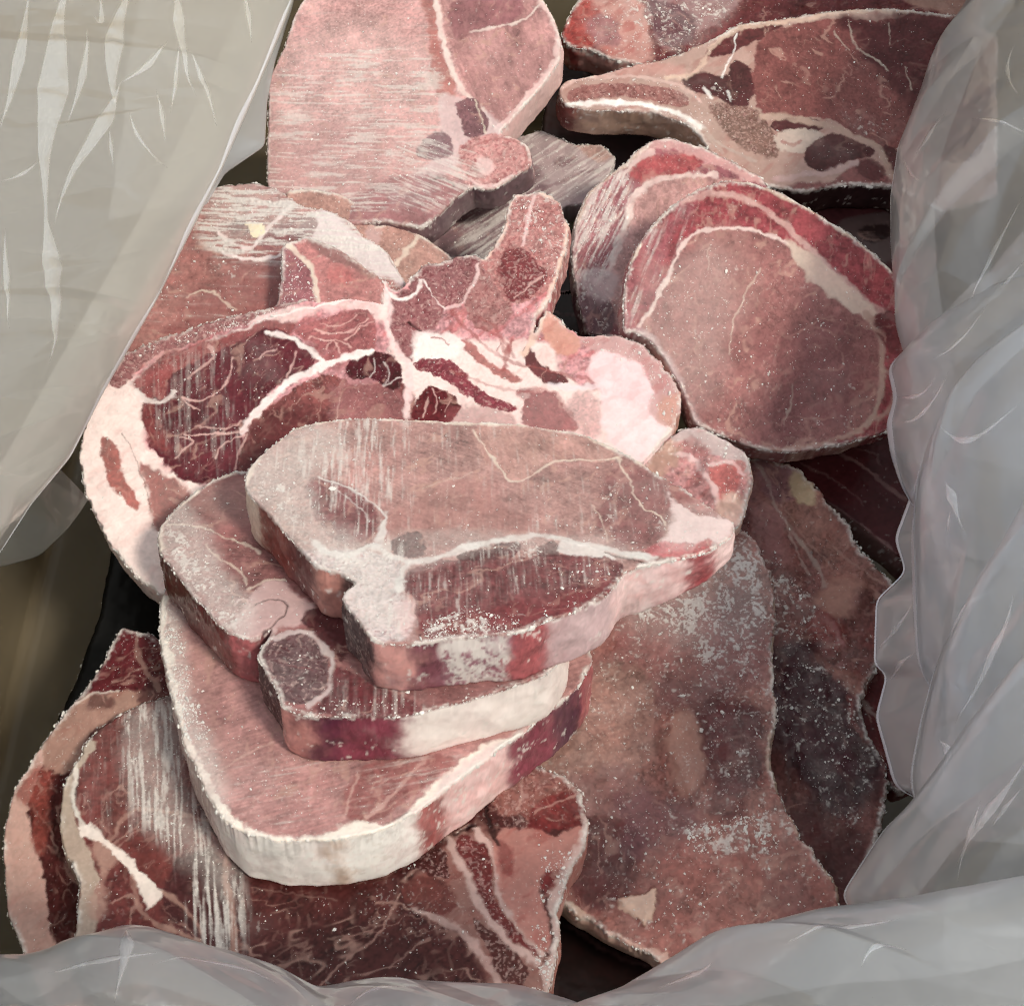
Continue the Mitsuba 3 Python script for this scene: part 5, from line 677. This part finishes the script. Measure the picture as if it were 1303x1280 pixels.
{"id":"L","o":[146.7,292.8,-33],"n":(0,-0.36),"t":24,"wl":18,"jag":0.45,"res":0.55,"wav":1,"out":[(-122.3,13.2),(-117.6,18.6),(-100.6,22),(-79.2,28),(-66.4,30.4),(-53.4,35.4),(-39.4,43.4),(-22.7,53.5),(7.7,58.6),(29.4,62.1),(55.5,64.2),(72.6,63.1),(98.2,59.6),(118.2,44.4),(108.3,-52.3),(78.6,-61.5),(54,-46.2),(26.3,-45.7),(5.4,-50.4),(-2.8,-48.1),(-23.3,-45.3),(-42.2,-24),(-46.9,-15.4),(-57,-6.3),(-71.6,-1.5),(-98.9,0),(-114.9,1.5),(-119.5,4.9)],"ops":[("B","fatL"),("P","ribmarrow",[(-116.9,10.7),(-100.7,16.6),(-71.1,14.1),(-51.9,7.8),(-54.2,1.9),(-71.4,5.3),(-96.7,7.3),(-114.4,5.8)],1,0.95,"bone"),("L","white2",[(-116.9,3.9),(-96.7,4.4),(-71.5,1.9),(-54,-4.4),(-46.7,-10.6)],3.2,0.95,"bone"),("L","pinkwhite",[(-121.5,12.2),(-113.4,18.1),(-87.9,20.5),(-66.8,17.6),(-50.1,10.7),(-45.3,4.9)],2.2,0.85,"bone"),("P","pinkK",[(-100.6,22),(-66.4,29.4),(-53.9,22),(-66.7,20.5)],3,0.5),("P","darkL",[(-41.5,33.9),(-31.6,46.4),(-14.1,53.5),(1.4,53.5),(-14.7,41.9),(-27.9,34.9)],1.2,0.95),("P","leanL",[(-14,38.4),(-6.6,48.4),(8.3,54),(29.1,57),(54.9,56.5),(72.5,61.1),(95.7,56),(109.1,39.4),(98.2,-28.8),(65.3,-24),(50.8,-22.6),(32.8,-12.6),(20.7,-5.3),(-9.4,-2.9),(-16.6,4.9)],1.2,1),("P","darkL2",[(35.4,55.5),(72.5,61.6),(102,54.5),(102.4,14.6),(75.8,0),(63.7,7.3),(52,19.6),(42.9,39.4)],7,0.9),("P","vdarkL",[(-55,16.1),(-45.4,23),(-31.9,21),(-25.9,30.4),(-17.7,24.5),(-16.1,13.7),(-22.6,1.9),(-32.6,4.9),(-41.7,9.3)],1.2,0.95),("P","greybone",[(-40.8,1.5),(-31.4,3.9),(-16,-0.5),(-8.3,-12.6),(-6.6,-27.8),(-22.3,-25),(-34.2,-12.1)],2,0.95,"bone"),("L","greyfat",[(-45.4,-9.7),(-37.9,-19.3),(-25.7,-27.4),(-17.6,-31.6)],2,0.8,"bone"),("L","greyfat",[(-43.6,-15.4),(-38.8,-21.6),(-35.7,-26.4)],1.5,0.6),("P","vdarkL",[(-9.3,-8.7),(4,-4.4),(16.4,-6.3),(21.2,-10.1),(7.5,-15),(-4.1,-13)],1,0.95),("P","whitecurl",[(-7.2,-15.9),(16,-12.6),(20.6,-19.3),(7.7,-25.5),(-4.7,-24.5)],1.5,0.85,"fat"),("L","redline2",[(-4,-19.3),(2.9,-21.6),(7.3,-18.3)],1.5,0.6),("P","vdarkL",[(7.5,-28.8),(20,-15.9),(36.6,-18.3),(45.1,-26.9),(29.3,-32.6),(14.4,-37.3)],1.2,0.95),("P","vdarkL",[(49.2,-22.1),(57.8,-24),(59.6,-42.9),(53.8,-37.3)],1.2,0.9),("P","redL",[(-2.7,-46.7),(22.5,-41.1),(39.8,-30.7),(52.3,-41.1),(55.2,-46.7),(5.3,-51.3)],2.5,0.85),("P","vdarkL",[(35.4,-33.5),(44,-30.2),(50.8,-39.2),(39,-42)],2,0.7),("L","fatL2",[(-13.7,-3.9),(-0.3,-4.4),(20.4,-9.7),(34.7,-15.4),(46.7,-22.1),(50.7,-29.7),(53.3,-39.2)],3.6,0.95,"fat"),("L","pinkfat3",[(-8.6,-42),(14.4,-38.7),(35.5,-32.6)],3.4,0.85,"fat"),("L","cream",[(37.6,55.5),(39.3,43.4),(41.5,38.4),(48,33.4),(56.6,23.5)],1,0.55),("L","cream",[(59,54.5),(59.3,41.9)],0.8,0.5),("L","cream",[(28.5,48.4),(36.3,36.9)],0.8,0.5),("L","cream",[(66.2,27),(68.4,12.2)],0.9,0.5),("L","white2",[(-33.6,19.6),(-27.9,33.4),(-23.9,46.9)],1,0.8),("L","white2",[(-43.6,13.7),(-39.7,7.3)],1.5,0.7),("L","white2",[(-31,12.2),(-29.2,5.8)],1.5,0.6),("L","fatL3",[(-62.5,19.6),(-49.7,21.5),(-38.4,38.4),(-22.8,50.5),(7.6,56.5),(29.3,60.6),(55.3,62.6),(74.7,62.6)],3.2,0.85,"fat"),("F",[(30.4,1),(46.2,-1.5),(60.2,-9.7),(53.3,-18.3),(34.9,-12.6)],0.7),("F",[(-58.3,17.1),(-29,9.7),(-33.7,0),(-46.7,-9.7)],0.5),("F",[(11.1,-24),(24.1,-16.9),(31.6,-28.8)],0.4),("C",[(-117.6,19.6),(-41.3,19.6),(-16.6,4.9),(-42.7,-14.5)],100,0.8),("C",[(-6.3,39.4),(79.2,39.4),(49,-19.3)],70,0.6)],"walls":[("tanLw",[(-111.5,1),(-98.9,0),(-71.6,-1.5),(-57,-6.3),(-46.9,-15.4),(-42.2,-24)],"fat"),("redLw",[(-122.3,13.2),(-119.5,4.9),(-114.9,1.5)],"bone"),("darkLw",[(54,-46.2),(26.3,-45.7),(5.4,-50.4),(-2.8,-48.1)])]},
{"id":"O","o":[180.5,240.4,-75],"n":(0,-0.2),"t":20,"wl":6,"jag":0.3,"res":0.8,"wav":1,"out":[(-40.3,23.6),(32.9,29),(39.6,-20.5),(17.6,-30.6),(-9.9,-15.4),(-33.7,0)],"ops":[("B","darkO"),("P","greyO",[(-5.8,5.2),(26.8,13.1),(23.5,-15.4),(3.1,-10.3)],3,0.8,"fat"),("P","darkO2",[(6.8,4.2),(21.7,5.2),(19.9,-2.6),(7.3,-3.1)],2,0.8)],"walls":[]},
{"id":"M1","o":[58.7,203.5,-42],"n":(0.06,-0.55),"t":20,"wl":8,"jag":0.35,"res":0.52,"wav":1,"out":[(13.9,51.6),(23.6,51.8),(40.5,46.7),(56.8,38.2),(68.8,32.2),(80.3,9.8),(50.6,-52.3),(7,-65),(-11.7,-52.4),(-21.5,-51.3),(-26.4,-33.2),(-29,-9.6),(-26.1,9),(-19.3,23.7),(0.1,39.5),(6.6,46.8)],"ops":[("B","mauveM"),("P","redM2",[(1.6,34.1),(16.6,42),(36.7,40.7),(32.6,34.8),(10.4,28.4)],3,0.8),("P","tanM",[(-2.3,7.4),(2.6,18.3),(17.2,29.4),(33.3,33.1),(44.6,30.8),(64.6,26.2),(38.9,-48.4),(-0.7,-53),(-8.4,-41),(-11.4,-26.9),(-5.6,-6.3)],1.2,1),("L","whiteM",[(44.6,32.5),(20.4,31.2),(6.7,24.6),(0.2,14.1),(-3.2,-0.1),(-9.7,-15.8),(-17.3,-25.7)],3,0.85,"fat"),("L","pinkM",[(5.4,45.1),(23.6,49.3),(42.8,41.3),(66.7,30.4)],5.5,0.85,"fat"),("L","tanfat2",[(-27.4,3.6),(-19.3,23.3),(0.1,39.1),(10.7,48.6)],4,0.8,"fat"),("L","whiteM",[(-3.6,31.1),(4.5,38.4),(12.6,44)],3,0.7,"fat"),("P","purpleM",[(-27.2,-33.2),(-19.3,-26.6),(-11.5,-33.8),(-7.2,-43),(-11.7,-52.4),(-21.5,-51.7)],2,0.85),("P","frostM",[(-26,-21),(-14.1,-16.7),(-6.2,-24.7),(-12.3,-35),(-22.1,-29.1)],4,0.7,"fat"),("S",65.7,[(-25.7,7.8),(-3.6,33.2),(0.2,16.6),(-10.1,-16.6),(-24,-25)],0.75,0.5),("F",[(-25.9,-16.9),(-8.1,-16.6),(-4.5,-45),(-20.3,-49.3)],0.7),("C",[(-25.7,7.8),(0.4,35.3),(-3.9,8.2),(-16.1,-24.9)],110,0.8)],"walls":[("tanfat2",[(-26.1,9),(-19.3,23.7),(0.1,39.5)],"fat"),("purpleM",[(-26.4,-33.2),(-21.5,-51.3),(-11.7,-52.4)])]},
{"id":"M2","o":[116.2,119.1,-34],"n":(0.04,-0.52),"t":20,"wl":12,"jag":0.3,"res":0.48,"wav":1,"out":[(-62.1,35.1),(-59.4,44.4),(-51.4,56.5),(-40,68.8),(-26.8,77.2),(-14,81),(-0.9,80),(11.7,75),(24.2,67.4),(43.2,55.5),(61.5,38.6),(72.8,19.9),(75.6,0.8),(70.8,-21.9),(60.8,-38.8),(47.8,-43),(35.2,-47.2),(10,-51.1),(-4.8,-48.6),(-17.3,-43.5),(-32,-38.1),(-37.8,-21.8),(-45.2,-7.6),(-51.2,1.3),(-61.4,6.5),(-64.3,5),(-64.5,22.1)],"ops":[("B","redM"),("P","pinkredM",[(-64.3,6.9),(-61.7,37.4),(-46.5,58.9),(-31.4,70.9),(-39.2,53.2),(-50.8,26.1),(-57.7,10)],5,0.55),("P","leanM",[(-57.3,9.2),(-49.8,21.1),(-40.6,38.1),(-33.3,51.7),(-21,56.6),(-1.6,56),(10.9,52.3),(23.2,41.6),(35.6,25.9),(50.4,15.4),(55,2.5),(55.2,-17.2),(50.8,-33.7),(35.4,-43.8),(10.1,-48.5),(-4.8,-48.6),(-17.3,-43.5),(-32,-38.1),(-37.8,-21.8),(-45.2,-7.6),(-51.2,1.3)],1.2,1),("P","leanM2",[(-51,14.6),(-33.5,45.5),(-2.1,51.8),(-6.9,15.1),(-18.6,-11.5),(-40.5,-11.7)],16,0.6),("P","leanM3",[(11.3,7.7),(51.7,4.3),(52,-29.6),(24.2,-41),(2.5,-37.4)],14,0.6),("L","fatM",[(-35.2,69.6),(-23.1,73.7),(-9,72),(5,65.5),(17.4,55.1),(29.9,41.7),(45.6,26.1),(56,17.7),(66.9,12.1)],3.4,0.85,"fat"),("P","fatM2",[(12.8,51.6),(23.8,46.3),(39.9,30.2),(53,15.8),(42,18.7),(28.7,28.2),(17.9,39.6)],2.5,0.9,"fat"),("L","whiteM",[(-57.7,8.5),(-49.8,21.1),(-40.6,38.1),(-33.3,51.7),(-21,56.6),(-1.6,56),(13.5,50.8)],2,0.85,"fat"),("L","fatM3",[(49.7,16.1),(55,2.5),(55.2,-17.2),(50.4,-33.3),(35.4,-43.8),(10.1,-49.2),(-7,-49.4)],3.2,0.85,"fat"),("L","fatM3",[(55.5,-10.8),(60.1,-14.5),(58.3,-29.5),(50.7,-35.2)],2.2,0.6,"fat"),("P","darkredM",[(52.9,13.9),(67.1,16),(70,0.7),(60.6,-3.2)],2,0.8),("L","cream",[(-61.7,37.4),(-51.4,56.5),(-40,68.8),(-26.8,77.2),(-14,81),(-0.9,80)],1.6,0.8,"fat"),("L","tanfat2",[(-0.9,80),(24.1,67),(43.1,55.1),(62.5,37.5)],2.2,0.85,"fat"),("L","cream",[(0.4,38.2),(-5.8,27.4),(-12.8,13.1),(-16.2,-3.9)],0.8,0.5),("L","cream",[(-22.7,47.6),(-24.8,36)],0.7,0.35),("L","cream",[(14,-18.7),(9.8,-37.4)],0.8,0.3),("P","frostM",[(-59.2,7.7),(-49.4,3.3),(-37.1,-21),(-30.9,-37.7),(-40.1,-24.8),(-48.5,-6.2)],4,0.6),("S",70.1,[(-62.1,10.7),(-59.8,41.3),(-39,66.9),(-31.8,53.3),(-47.1,29.9),(-56.6,10.8)],0.6,0.55),("Z",[(-62.1,6.9),(-39.5,41.6),(-13.5,41.9),(-26.2,-22.8),(-37.3,-30.4)],0.18,10),("F",[(-51,14.6),(-24.6,45.6),(-2.6,34.3),(-25.9,-11.6),(-44,-4.2)],0.3),("F",[(25.3,-11.1),(50.9,-14.6),(42.6,-37.1),(20.7,-37.3)],0.3),("C",[(-51,14.6),(-24.5,49.5),(12.5,42.2),(47.7,-3.3),(42.6,-37.1),(-19.3,-37.6)],200,0.65)],"walls":[("tanfat2",[(-0.9,80),(24.1,67),(61.5,38.6)],"fat")]},
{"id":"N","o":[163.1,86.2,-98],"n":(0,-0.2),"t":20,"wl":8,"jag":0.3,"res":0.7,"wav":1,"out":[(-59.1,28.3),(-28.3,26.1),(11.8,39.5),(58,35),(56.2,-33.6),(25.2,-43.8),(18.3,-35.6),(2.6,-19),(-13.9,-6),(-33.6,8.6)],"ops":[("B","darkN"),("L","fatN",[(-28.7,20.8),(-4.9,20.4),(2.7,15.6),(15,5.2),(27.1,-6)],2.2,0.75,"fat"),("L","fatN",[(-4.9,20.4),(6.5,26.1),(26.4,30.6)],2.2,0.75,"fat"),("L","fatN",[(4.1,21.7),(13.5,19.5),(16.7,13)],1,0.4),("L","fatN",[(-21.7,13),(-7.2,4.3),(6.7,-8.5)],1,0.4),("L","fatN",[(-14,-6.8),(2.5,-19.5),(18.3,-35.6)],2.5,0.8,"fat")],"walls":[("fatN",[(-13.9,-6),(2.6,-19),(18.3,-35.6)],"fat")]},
{"id":"S","o":[86.9,52.4,-50],"n":(-0.05,-0.3),"t":16,"wl":10,"jag":0.5,"res":0.5,"wav":1,"out":[(-29.5,5.5),(-22.2,13.8),(-15.6,20.2),(-8.7,25.5),(-0.6,24.5),(6.6,20.9),(14.8,15.7),(19.1,11),(20.1,-0.4),(16.7,-11.6),(14.1,-21.9),(-1.2,-26),(-18,-14.7)],"ops":[("B","pinkS"),("P","frostS",[(-16.6,21),(-8.7,25.5),(6.6,20.9),(19.1,11),(17.6,3.4),(5.8,11.3),(-6.2,17.3)],2.5,0.9,"fat"),("P","redS",[(1.9,3.7),(9,6.6),(14,1.6),(12.9,-5.9),(4.6,-11.3),(1.6,-3.8)],2,0.85),("P","redS",[(10.9,8.1),(17.1,7.2),(15.8,2.7),(11.3,3.6)],1.5,0.7),("P","redS2",[(-11.4,19.3),(-0.9,17.2),(2.3,11.4),(-6.4,12.3)],3,0.6),("P","tanS",[(-27.7,6.2),(-16.7,18.7),(-12.7,13.6),(-17.3,4.1),(-21,-1.5)],3,0.8),("L","pinkwhite2",[(-12.7,13.6),(-6.5,11.5),(-1.6,3.8),(1.6,-1.9),(3.6,-11.3)],2.5,0.7,"fat"),("L","pinkwhite2",[(2,5.3),(9.1,7.4),(15.7,1.6)],1.6,0.6),("P","creampink",[(2.9,-11.3),(15.2,-7.8),(14.6,-19),(7.7,-18.8)],3,0.7,"fat"),("H",[(0.4,7.6),(14.3,7.3),(14,-11.5),(1.2,-11.3)],3,4),("H",[(-13.2,19.4),(-2.8,15.3),(-5,3.9),(-17.3,4.1)],-2,4),("F",[(-16.5,23.3),(18.1,12.9),(15.8,3.5),(-2.8,15.3)],0.6),("C",[(-16.6,21),(18.1,12.9),(13.1,-15.2),(-6.8,3.9)],60,0.8)],"walls":[("creampink",[(19.1,11),(20.1,-0.4),(16.7,-11.6),(14.1,-21.9)],"fat")],"lump":1.8},
{"id":"P","o":[64.8,-62.8,-84],"n":(-0.08,-0.14),"t":18,"wl":12,"jag":0.95,"res":0.45,"wav":2.2,"out":[(5,96.3),(23,103.6),(36.2,102.2),(44.8,95.8),(46.3,85.5),(49.2,75.2),(49.2,63.4),(48,52.9),(45.6,33.8),(45.2,17.1),(44.8,9),(41.8,0.5),(40.9,-6.3),(43,-18.2),(46,-27.2),(50.8,-39.3),(56.5,-47.7),(61.5,-56),(62.9,-65),(61.1,-70.8),(47.1,-81.4),(18.7,-98.6),(-0.6,-91.2),(-7,-88.4),(-11.3,-83.6),(-18,-81.6),(-27.9,-76.6),(-34.5,-70.7),(-41.2,-67.5),(-47,-62.7),(-52.7,-35.4),(-57.3,-1.7),(-48.7,26.2),(-34.6,55.2),(-16.7,77.5)],"ops":[("B","brownP"),("P","purpleP",[(-28,47.5),(7,68.8),(41.1,67.5),(45,33.9),(17.3,16.9),(-16,7.4),(-42.1,18.8)],12,0.7),("P","oliveP",[(-52.1,19.1),(-21.6,36.2),(-2,24.7),(-9.9,-3.1),(-29.8,-16.2),(-52.4,-8.8)],10,0.8),("P","greyP",[(-49.2,-12.2),(-19.9,-9.7),(-11.1,-29.9),(-30.4,-36),(-49.4,-32.2)],9,0.6),("P","redP",[(-0,31.8),(18,27.6),(17.1,13.4),(0.7,13.9)],7,0.6),("P","darkP",[(15.6,15.2),(27.5,21.9),(42.1,19.6),(42.9,-1.3),(38.9,-18.1),(31.9,-26.1),(17.7,-25.8),(11.4,-15.6)],14,0.9),("P","redP2",[(-44.6,-32.4),(-20.6,-29.7),(-8.2,-36.5),(-15.5,-58.7),(-31.2,-64.6),(-45,-54.9)],7,0.9),("P","purpleP2",[(-20.4,-23.1),(5.3,-20.5),(14.2,-30.6),(-2.4,-46.3),(-18,-42.8)],8,0.7),("P","pinkP",[(-5.6,-46.3),(32.3,-40.8),(58.9,-54.1),(60.3,-69.6),(18.9,-95.7),(-4.7,-89.4),(-19.4,-80.1)],12,0.8),("P","redP",[(31,-56.6),(47,-50.7),(55.2,-60.2),(42.2,-69.2)],8,0.5),("P","bumpP",[(1.6,12.1),(9,14.3),(13.5,8.3),(14.4,-3.9),(11.2,-19),(5.8,-23.1),(2.4,-15.4),(1.9,-1.8)],4,0.8,"bone"),("H",[(0.7,13.9),(10.8,17.1),(15.7,6.4),(14.3,-14),(6.7,-24.5),(1.5,-13.7)],4,5),("P","tanfleck",[(-23.1,-62.3),(-15,-61.2),(-8.3,-58.5),(-9.4,-68.1),(-13.3,-73.6),(-18.9,-67.9),(-22.6,-65.4)],0.8,1,"fat"),("H",[(-23.1,-62.3),(-15,-61.2),(-8.3,-58.5),(-9.4,-68.1),(-13.3,-73.6),(-18.9,-67.9)],1.2,1),("L","tanline",[(-18.6,25.2),(-10.8,14.3),(-6.1,8.9)],1,0.4),("L","creampink",[(-27,-76.9),(-10.5,-84.2),(-1.7,-90)],4,0.6,"fat"),("L","creamP",[(-47,-62.7),(-41.2,-67.5),(-34.5,-70.7)],5,0.8,"fat"),("L","creamP",[(45.6,33.8),(44.8,9),(40.9,-6.3),(46,-27.2),(53.9,-42.9),(61.7,-56.6),(62.8,-66.6)],2.4,0.7,"fat"),("Z",[(0.6,76.8),(34.9,99),(46.8,86.6),(48.5,59.6),(19,42.1),(-14.1,54.4)],0.26,8),("F",[(-2.5,84.7),(34.9,99),(46.1,86.7),(48.2,59.6),(43.9,41.2),(18.5,34.8),(-0.6,53.9),(-14,58.2)],1),("F",[(1.4,-33.5),(23.7,-30.8),(41.4,-26.4),(48.3,-36.3),(41.2,-45.8),(13.3,-44.2)],0.95),("F",[(10.8,17.1),(45.4,19.5),(41.5,-24.8),(8.3,-23.9)],0.5),("F",[(-27.8,54.9),(46.6,52.2),(43.4,16.1),(-29,11.3)],0.45),("F",[(32.1,-44),(59.2,-51),(60.6,-66.5),(39.7,-63)],0.4),("F",[(-36.7,-35.8),(-14.4,-33.1),(-21.5,-52.3),(-40.3,-51.8)],0.45),("F",[(-48.7,26.2),(51.6,33.6),(60.6,-66.5),(-19.4,-80.1)],0.28),("C",[(-42,26),(49.9,90.4),(42.1,-18.1),(57.9,-63.4),(-4.4,-83.4),(-43.3,-48.6)],520,0.9),("C",[(4.6,-33.6),(45.8,-29.8),(41.4,-44.2),(7.1,-43.4)],160,1.1)],"walls":[("creamP",[(49.2,75.2),(48,52.9),(45.2,17.1),(40.9,-6.3),(46,-27.2),(61.5,-56)],"fat"),("creampink",[(-47,-62.7),(-27.9,-76.6),(-11.3,-83.6),(-0.6,-91.2)],"fat")],"lump":1.6},
{"id":"Q","o":[142.4,-14.8,-100],"n":(-0.12,-0.22),"t":20,"wl":8,"jag":1.25,"res":0.5,"wav":3,"out":[(-38.6,99.9),(-24.7,109.2),(-12.2,102.5),(-5.5,99.2),(4,82.6),(11.5,74.5),(15.4,63.1),(21.9,53.6),(31,40),(33.5,24.6),(21.2,6.5),(15.8,-5.8),(10.2,-14.2),(11.2,-28.5),(17.1,-38.9),(19.1,-45.5),(14.1,-67.8),(7.6,-83.5),(-5.3,-106.4),(-29.2,-108.5),(-58.3,-51.3),(-64.8,21.4),(-58.9,68.2)],"ops":[("B","brownQ"),("P","tanQ",[(-24.7,108.3),(-4.9,97.9),(12,72.4),(30,40),(17.6,38.7),(-2.6,49.4),(-14.9,73.9),(-28.2,91)],6,0.85),("P","purpleQ",[(-25.3,105.4),(-12.9,99.2),(-9.4,87.8),(-14.2,82),(-22.8,88.6)],4,0.8),("P","yellowQ",[(-11,99.1),(-3.9,97),(0.4,83.2),(-7,81.6)],3,0.7,"fat"),("P","pinkQ",[(-33.1,99.6),(-19.7,82.3),(-16.1,57.9),(-22.1,50.4),(-32.9,74.9)],6,0.6),("L","greyfat",[(-30.6,109.9),(-22.4,94.8),(-18.2,78.1),(-8.7,61.5),(-2.6,49.4),(0.1,39.5)],2,0.5,"fat"),("L","tanline",[(-14.5,77.9),(-5.1,61.3),(4.5,49)],1,0.5),("L","tanline",[(5.6,60.8),(15.1,48.5),(28,38.2)],1.2,0.6),("P","bumpP",[(-0.8,36.9),(7.5,43.4),(16.9,39.1),(15.1,27.3),(5.6,22.9),(-0.8,29.2)],6,0.85,"bone"),("H",[(-1.8,37.7),(7.6,44.2),(17.7,39.8),(15.6,26.2),(5.5,22.1)],3,5),("P","redQ",[(-6.1,28.3),(3.6,20.3),(3.6,9.1),(-4.5,7.6)],4,0.8),("P","redQ",[(-2,-3.6),(12.3,-7.1),(8.3,-20.2),(-1.5,-16.3)],4,0.9),("P","pinkQ",[(0,-7.3),(10,-9.5),(5.3,-16.5)],3,0.6),("P","vdarkQ",[(-25.6,8.5),(-6.4,5.8),(5.4,-14.7),(14.4,-32.8),(16.1,-48.5),(1.9,-68.4),(-16.9,-57.8),(-28.3,-27.8)],12,1),("P","redQ2",[(-25.6,-62.6),(-9.4,-66.4),(6,-76.9),(-1.1,-99.5),(-9.4,-102.5)],6,0.7),("L","pinkQ",[(-2.8,26.3),(1.7,18.5),(4.8,7.2),(3.4,-0.1)],2.5,0.6),("P","tanQ",[(-6.4,5.8),(5.1,-0.2),(13.1,-6),(9.8,-11.3),(-0.4,-4.4)],2.5,0.8),("L","redQ",[(5.4,-14.7),(6.3,-23.7),(9.9,-30.9)],2.2,0.7),("L","greyfat",[(-15,71.9),(-10.8,57.7),(-6.4,45.7)],1.2,0.5),("H",[(-6,30.2),(4.8,22.1),(4.8,7.2),(-4.7,4.6)],2.5,3),("H",[(-1.9,-1.8),(13.1,-6),(8.7,-22.7),(-1.7,-18.1)],2.5,3),("H",[(-20.3,4.5),(2.4,-11),(13,-39.8),(-2.5,-63.3),(-21.2,-49.1)],4,14),("F",[(-28.6,58.6),(-10.3,42),(-7,18.9),(-23.5,8.4),(-26.8,35)],0.8),("F",[(-23.6,6.5),(0,0),(14.7,-39.8),(0.4,-66.7),(-23.7,-38.5)],0.62),("F",[(-4.6,26.3),(13.3,-4.2),(-1,-10.9)],0.35),("F",[(-5.8,-63.2),(7.3,-63.5),(3.1,-73.5),(-6.7,-73.2)],0.5),("C",[(-23.3,58.3),(-3.9,34),(13.4,-36.3),(0.1,-70.1),(-23.7,-38.5)],260,0.9)],"walls":[],"lump":2.6},
{"id":"R","o":[162.6,-11.5,-112],"n":(-0.1,-0.2),"t":18,"wl":6,"jag":0.4,"res":0.8,"wav":1,"out":[(-18.1,31.4),(12.1,45.9),(36,37),(25.6,-44.4),(4.3,-54.3),(-10,-29.1)],"ops":[("B","redR"),("L","greyfat",[(-9.9,23.2),(1.7,15.9),(15.2,10.8)],1.6,0.7,"fat"),("L","greyfat",[(-6.4,-11),(-1.8,-16.6),(4.3,-24.1)],2,0.7,"fat")],"walls":[]},
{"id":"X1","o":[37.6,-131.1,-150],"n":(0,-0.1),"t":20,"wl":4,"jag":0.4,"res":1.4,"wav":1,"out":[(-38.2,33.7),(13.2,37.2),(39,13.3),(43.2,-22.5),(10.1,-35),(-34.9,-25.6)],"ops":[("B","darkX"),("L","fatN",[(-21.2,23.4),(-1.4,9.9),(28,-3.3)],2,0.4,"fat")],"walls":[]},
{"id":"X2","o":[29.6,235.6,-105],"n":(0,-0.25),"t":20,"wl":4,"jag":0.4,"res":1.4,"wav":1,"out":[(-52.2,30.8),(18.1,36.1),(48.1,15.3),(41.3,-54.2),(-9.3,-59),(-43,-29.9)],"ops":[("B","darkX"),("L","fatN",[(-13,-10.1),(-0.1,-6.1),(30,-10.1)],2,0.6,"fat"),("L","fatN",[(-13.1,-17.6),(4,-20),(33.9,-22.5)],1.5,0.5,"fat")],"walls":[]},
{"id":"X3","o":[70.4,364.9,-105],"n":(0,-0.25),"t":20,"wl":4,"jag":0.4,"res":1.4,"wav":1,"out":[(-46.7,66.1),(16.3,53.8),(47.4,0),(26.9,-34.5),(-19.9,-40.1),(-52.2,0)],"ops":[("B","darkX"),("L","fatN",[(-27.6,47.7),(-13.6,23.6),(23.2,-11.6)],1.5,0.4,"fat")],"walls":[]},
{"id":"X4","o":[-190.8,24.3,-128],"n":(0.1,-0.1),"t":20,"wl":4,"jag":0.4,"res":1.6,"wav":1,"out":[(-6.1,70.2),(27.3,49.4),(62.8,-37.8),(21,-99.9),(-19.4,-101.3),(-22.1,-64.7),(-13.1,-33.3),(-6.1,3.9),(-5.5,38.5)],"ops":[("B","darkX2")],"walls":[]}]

G = 'frozen pork chops'
ABOUT = {
 'A': 'topmost pork chop of the central stack, tan oval eye with white streaks of frost',
 'B': 'second pork chop of the central stack, white fat side and round grey bone showing',
 'C': 'bottom pork chop of the central stack with thick white fat front and crumbly left rim',
 'D': 'dark red shoulder chop at the bottom, under the stack, scraped with white streaks',
 'E': 'lowest left chop with wide tan fat rim, beneath the dark shoulder chop',
 'F': 'large marbled blade chop with white fat and a rib bone sticking up, behind the stack',
 'G': 'pink chop with frosty scraped top, left, between the plastic flap and the blade chop',
 'G2': 'small tan end of a chop peeking out under the big pale chop on top left',
 'H': 'small pink bony chunk lying on the frosty pink chop at left',
 'I': 'big pale pink loin chop at the top with pink round backbone end',
 'J': 'frosted purple grey piece of chop under the big pale loin chop',
 'K': 'red and frosty chop at the very top right, behind the long rib chop',
 'L': 'rib chop at top right with long white edged rib bone and dark marbled end',
 'O': 'dim dark chop in the shaded gap below the rib chop at top right',
 'M1': 'rear chop of the leaning round pair, red streaked with tan middle',
 'M2': 'front chop of the leaning round pair, large smooth round eye ringed in red',
 'N': 'dark marbled chop in shadow under the round pair, by the right folds',
 'S': 'frosty curled pink scrap of chop beside the right tip of the topmost chop',
 'P': 'broad brownish chop lying frost speckled underside up, right of the stack',
 'Q': 'dark frosted chop behind the broad brownish one, along the right plastic folds',
 'R': 'red sliver of chop at far right, between the dark frosted chop and the plastic',
 'X1': 'dark chop deep in the bottom gap between shoulder chop and broad brownish chop',
 'X4': 'dark chop deep in the black gap at left, under the blade chop',
 'X2': 'dark chop deep in the gap right of the upright rib bone',
 'X3': 'dark chop deep in the gap left of the rear round chop, near the top'}
SEEDS = {}
for i, d in enumerate(CHOPS):
    key = 'pork_chop' if i == 0 else 'pork_chop_%03d' % i
    build_chop(key, d, 1000 + 137 * i)
    labels[key] = {'label': ABOUT[d['id']], 'category': 'pork chop', 'group': G}
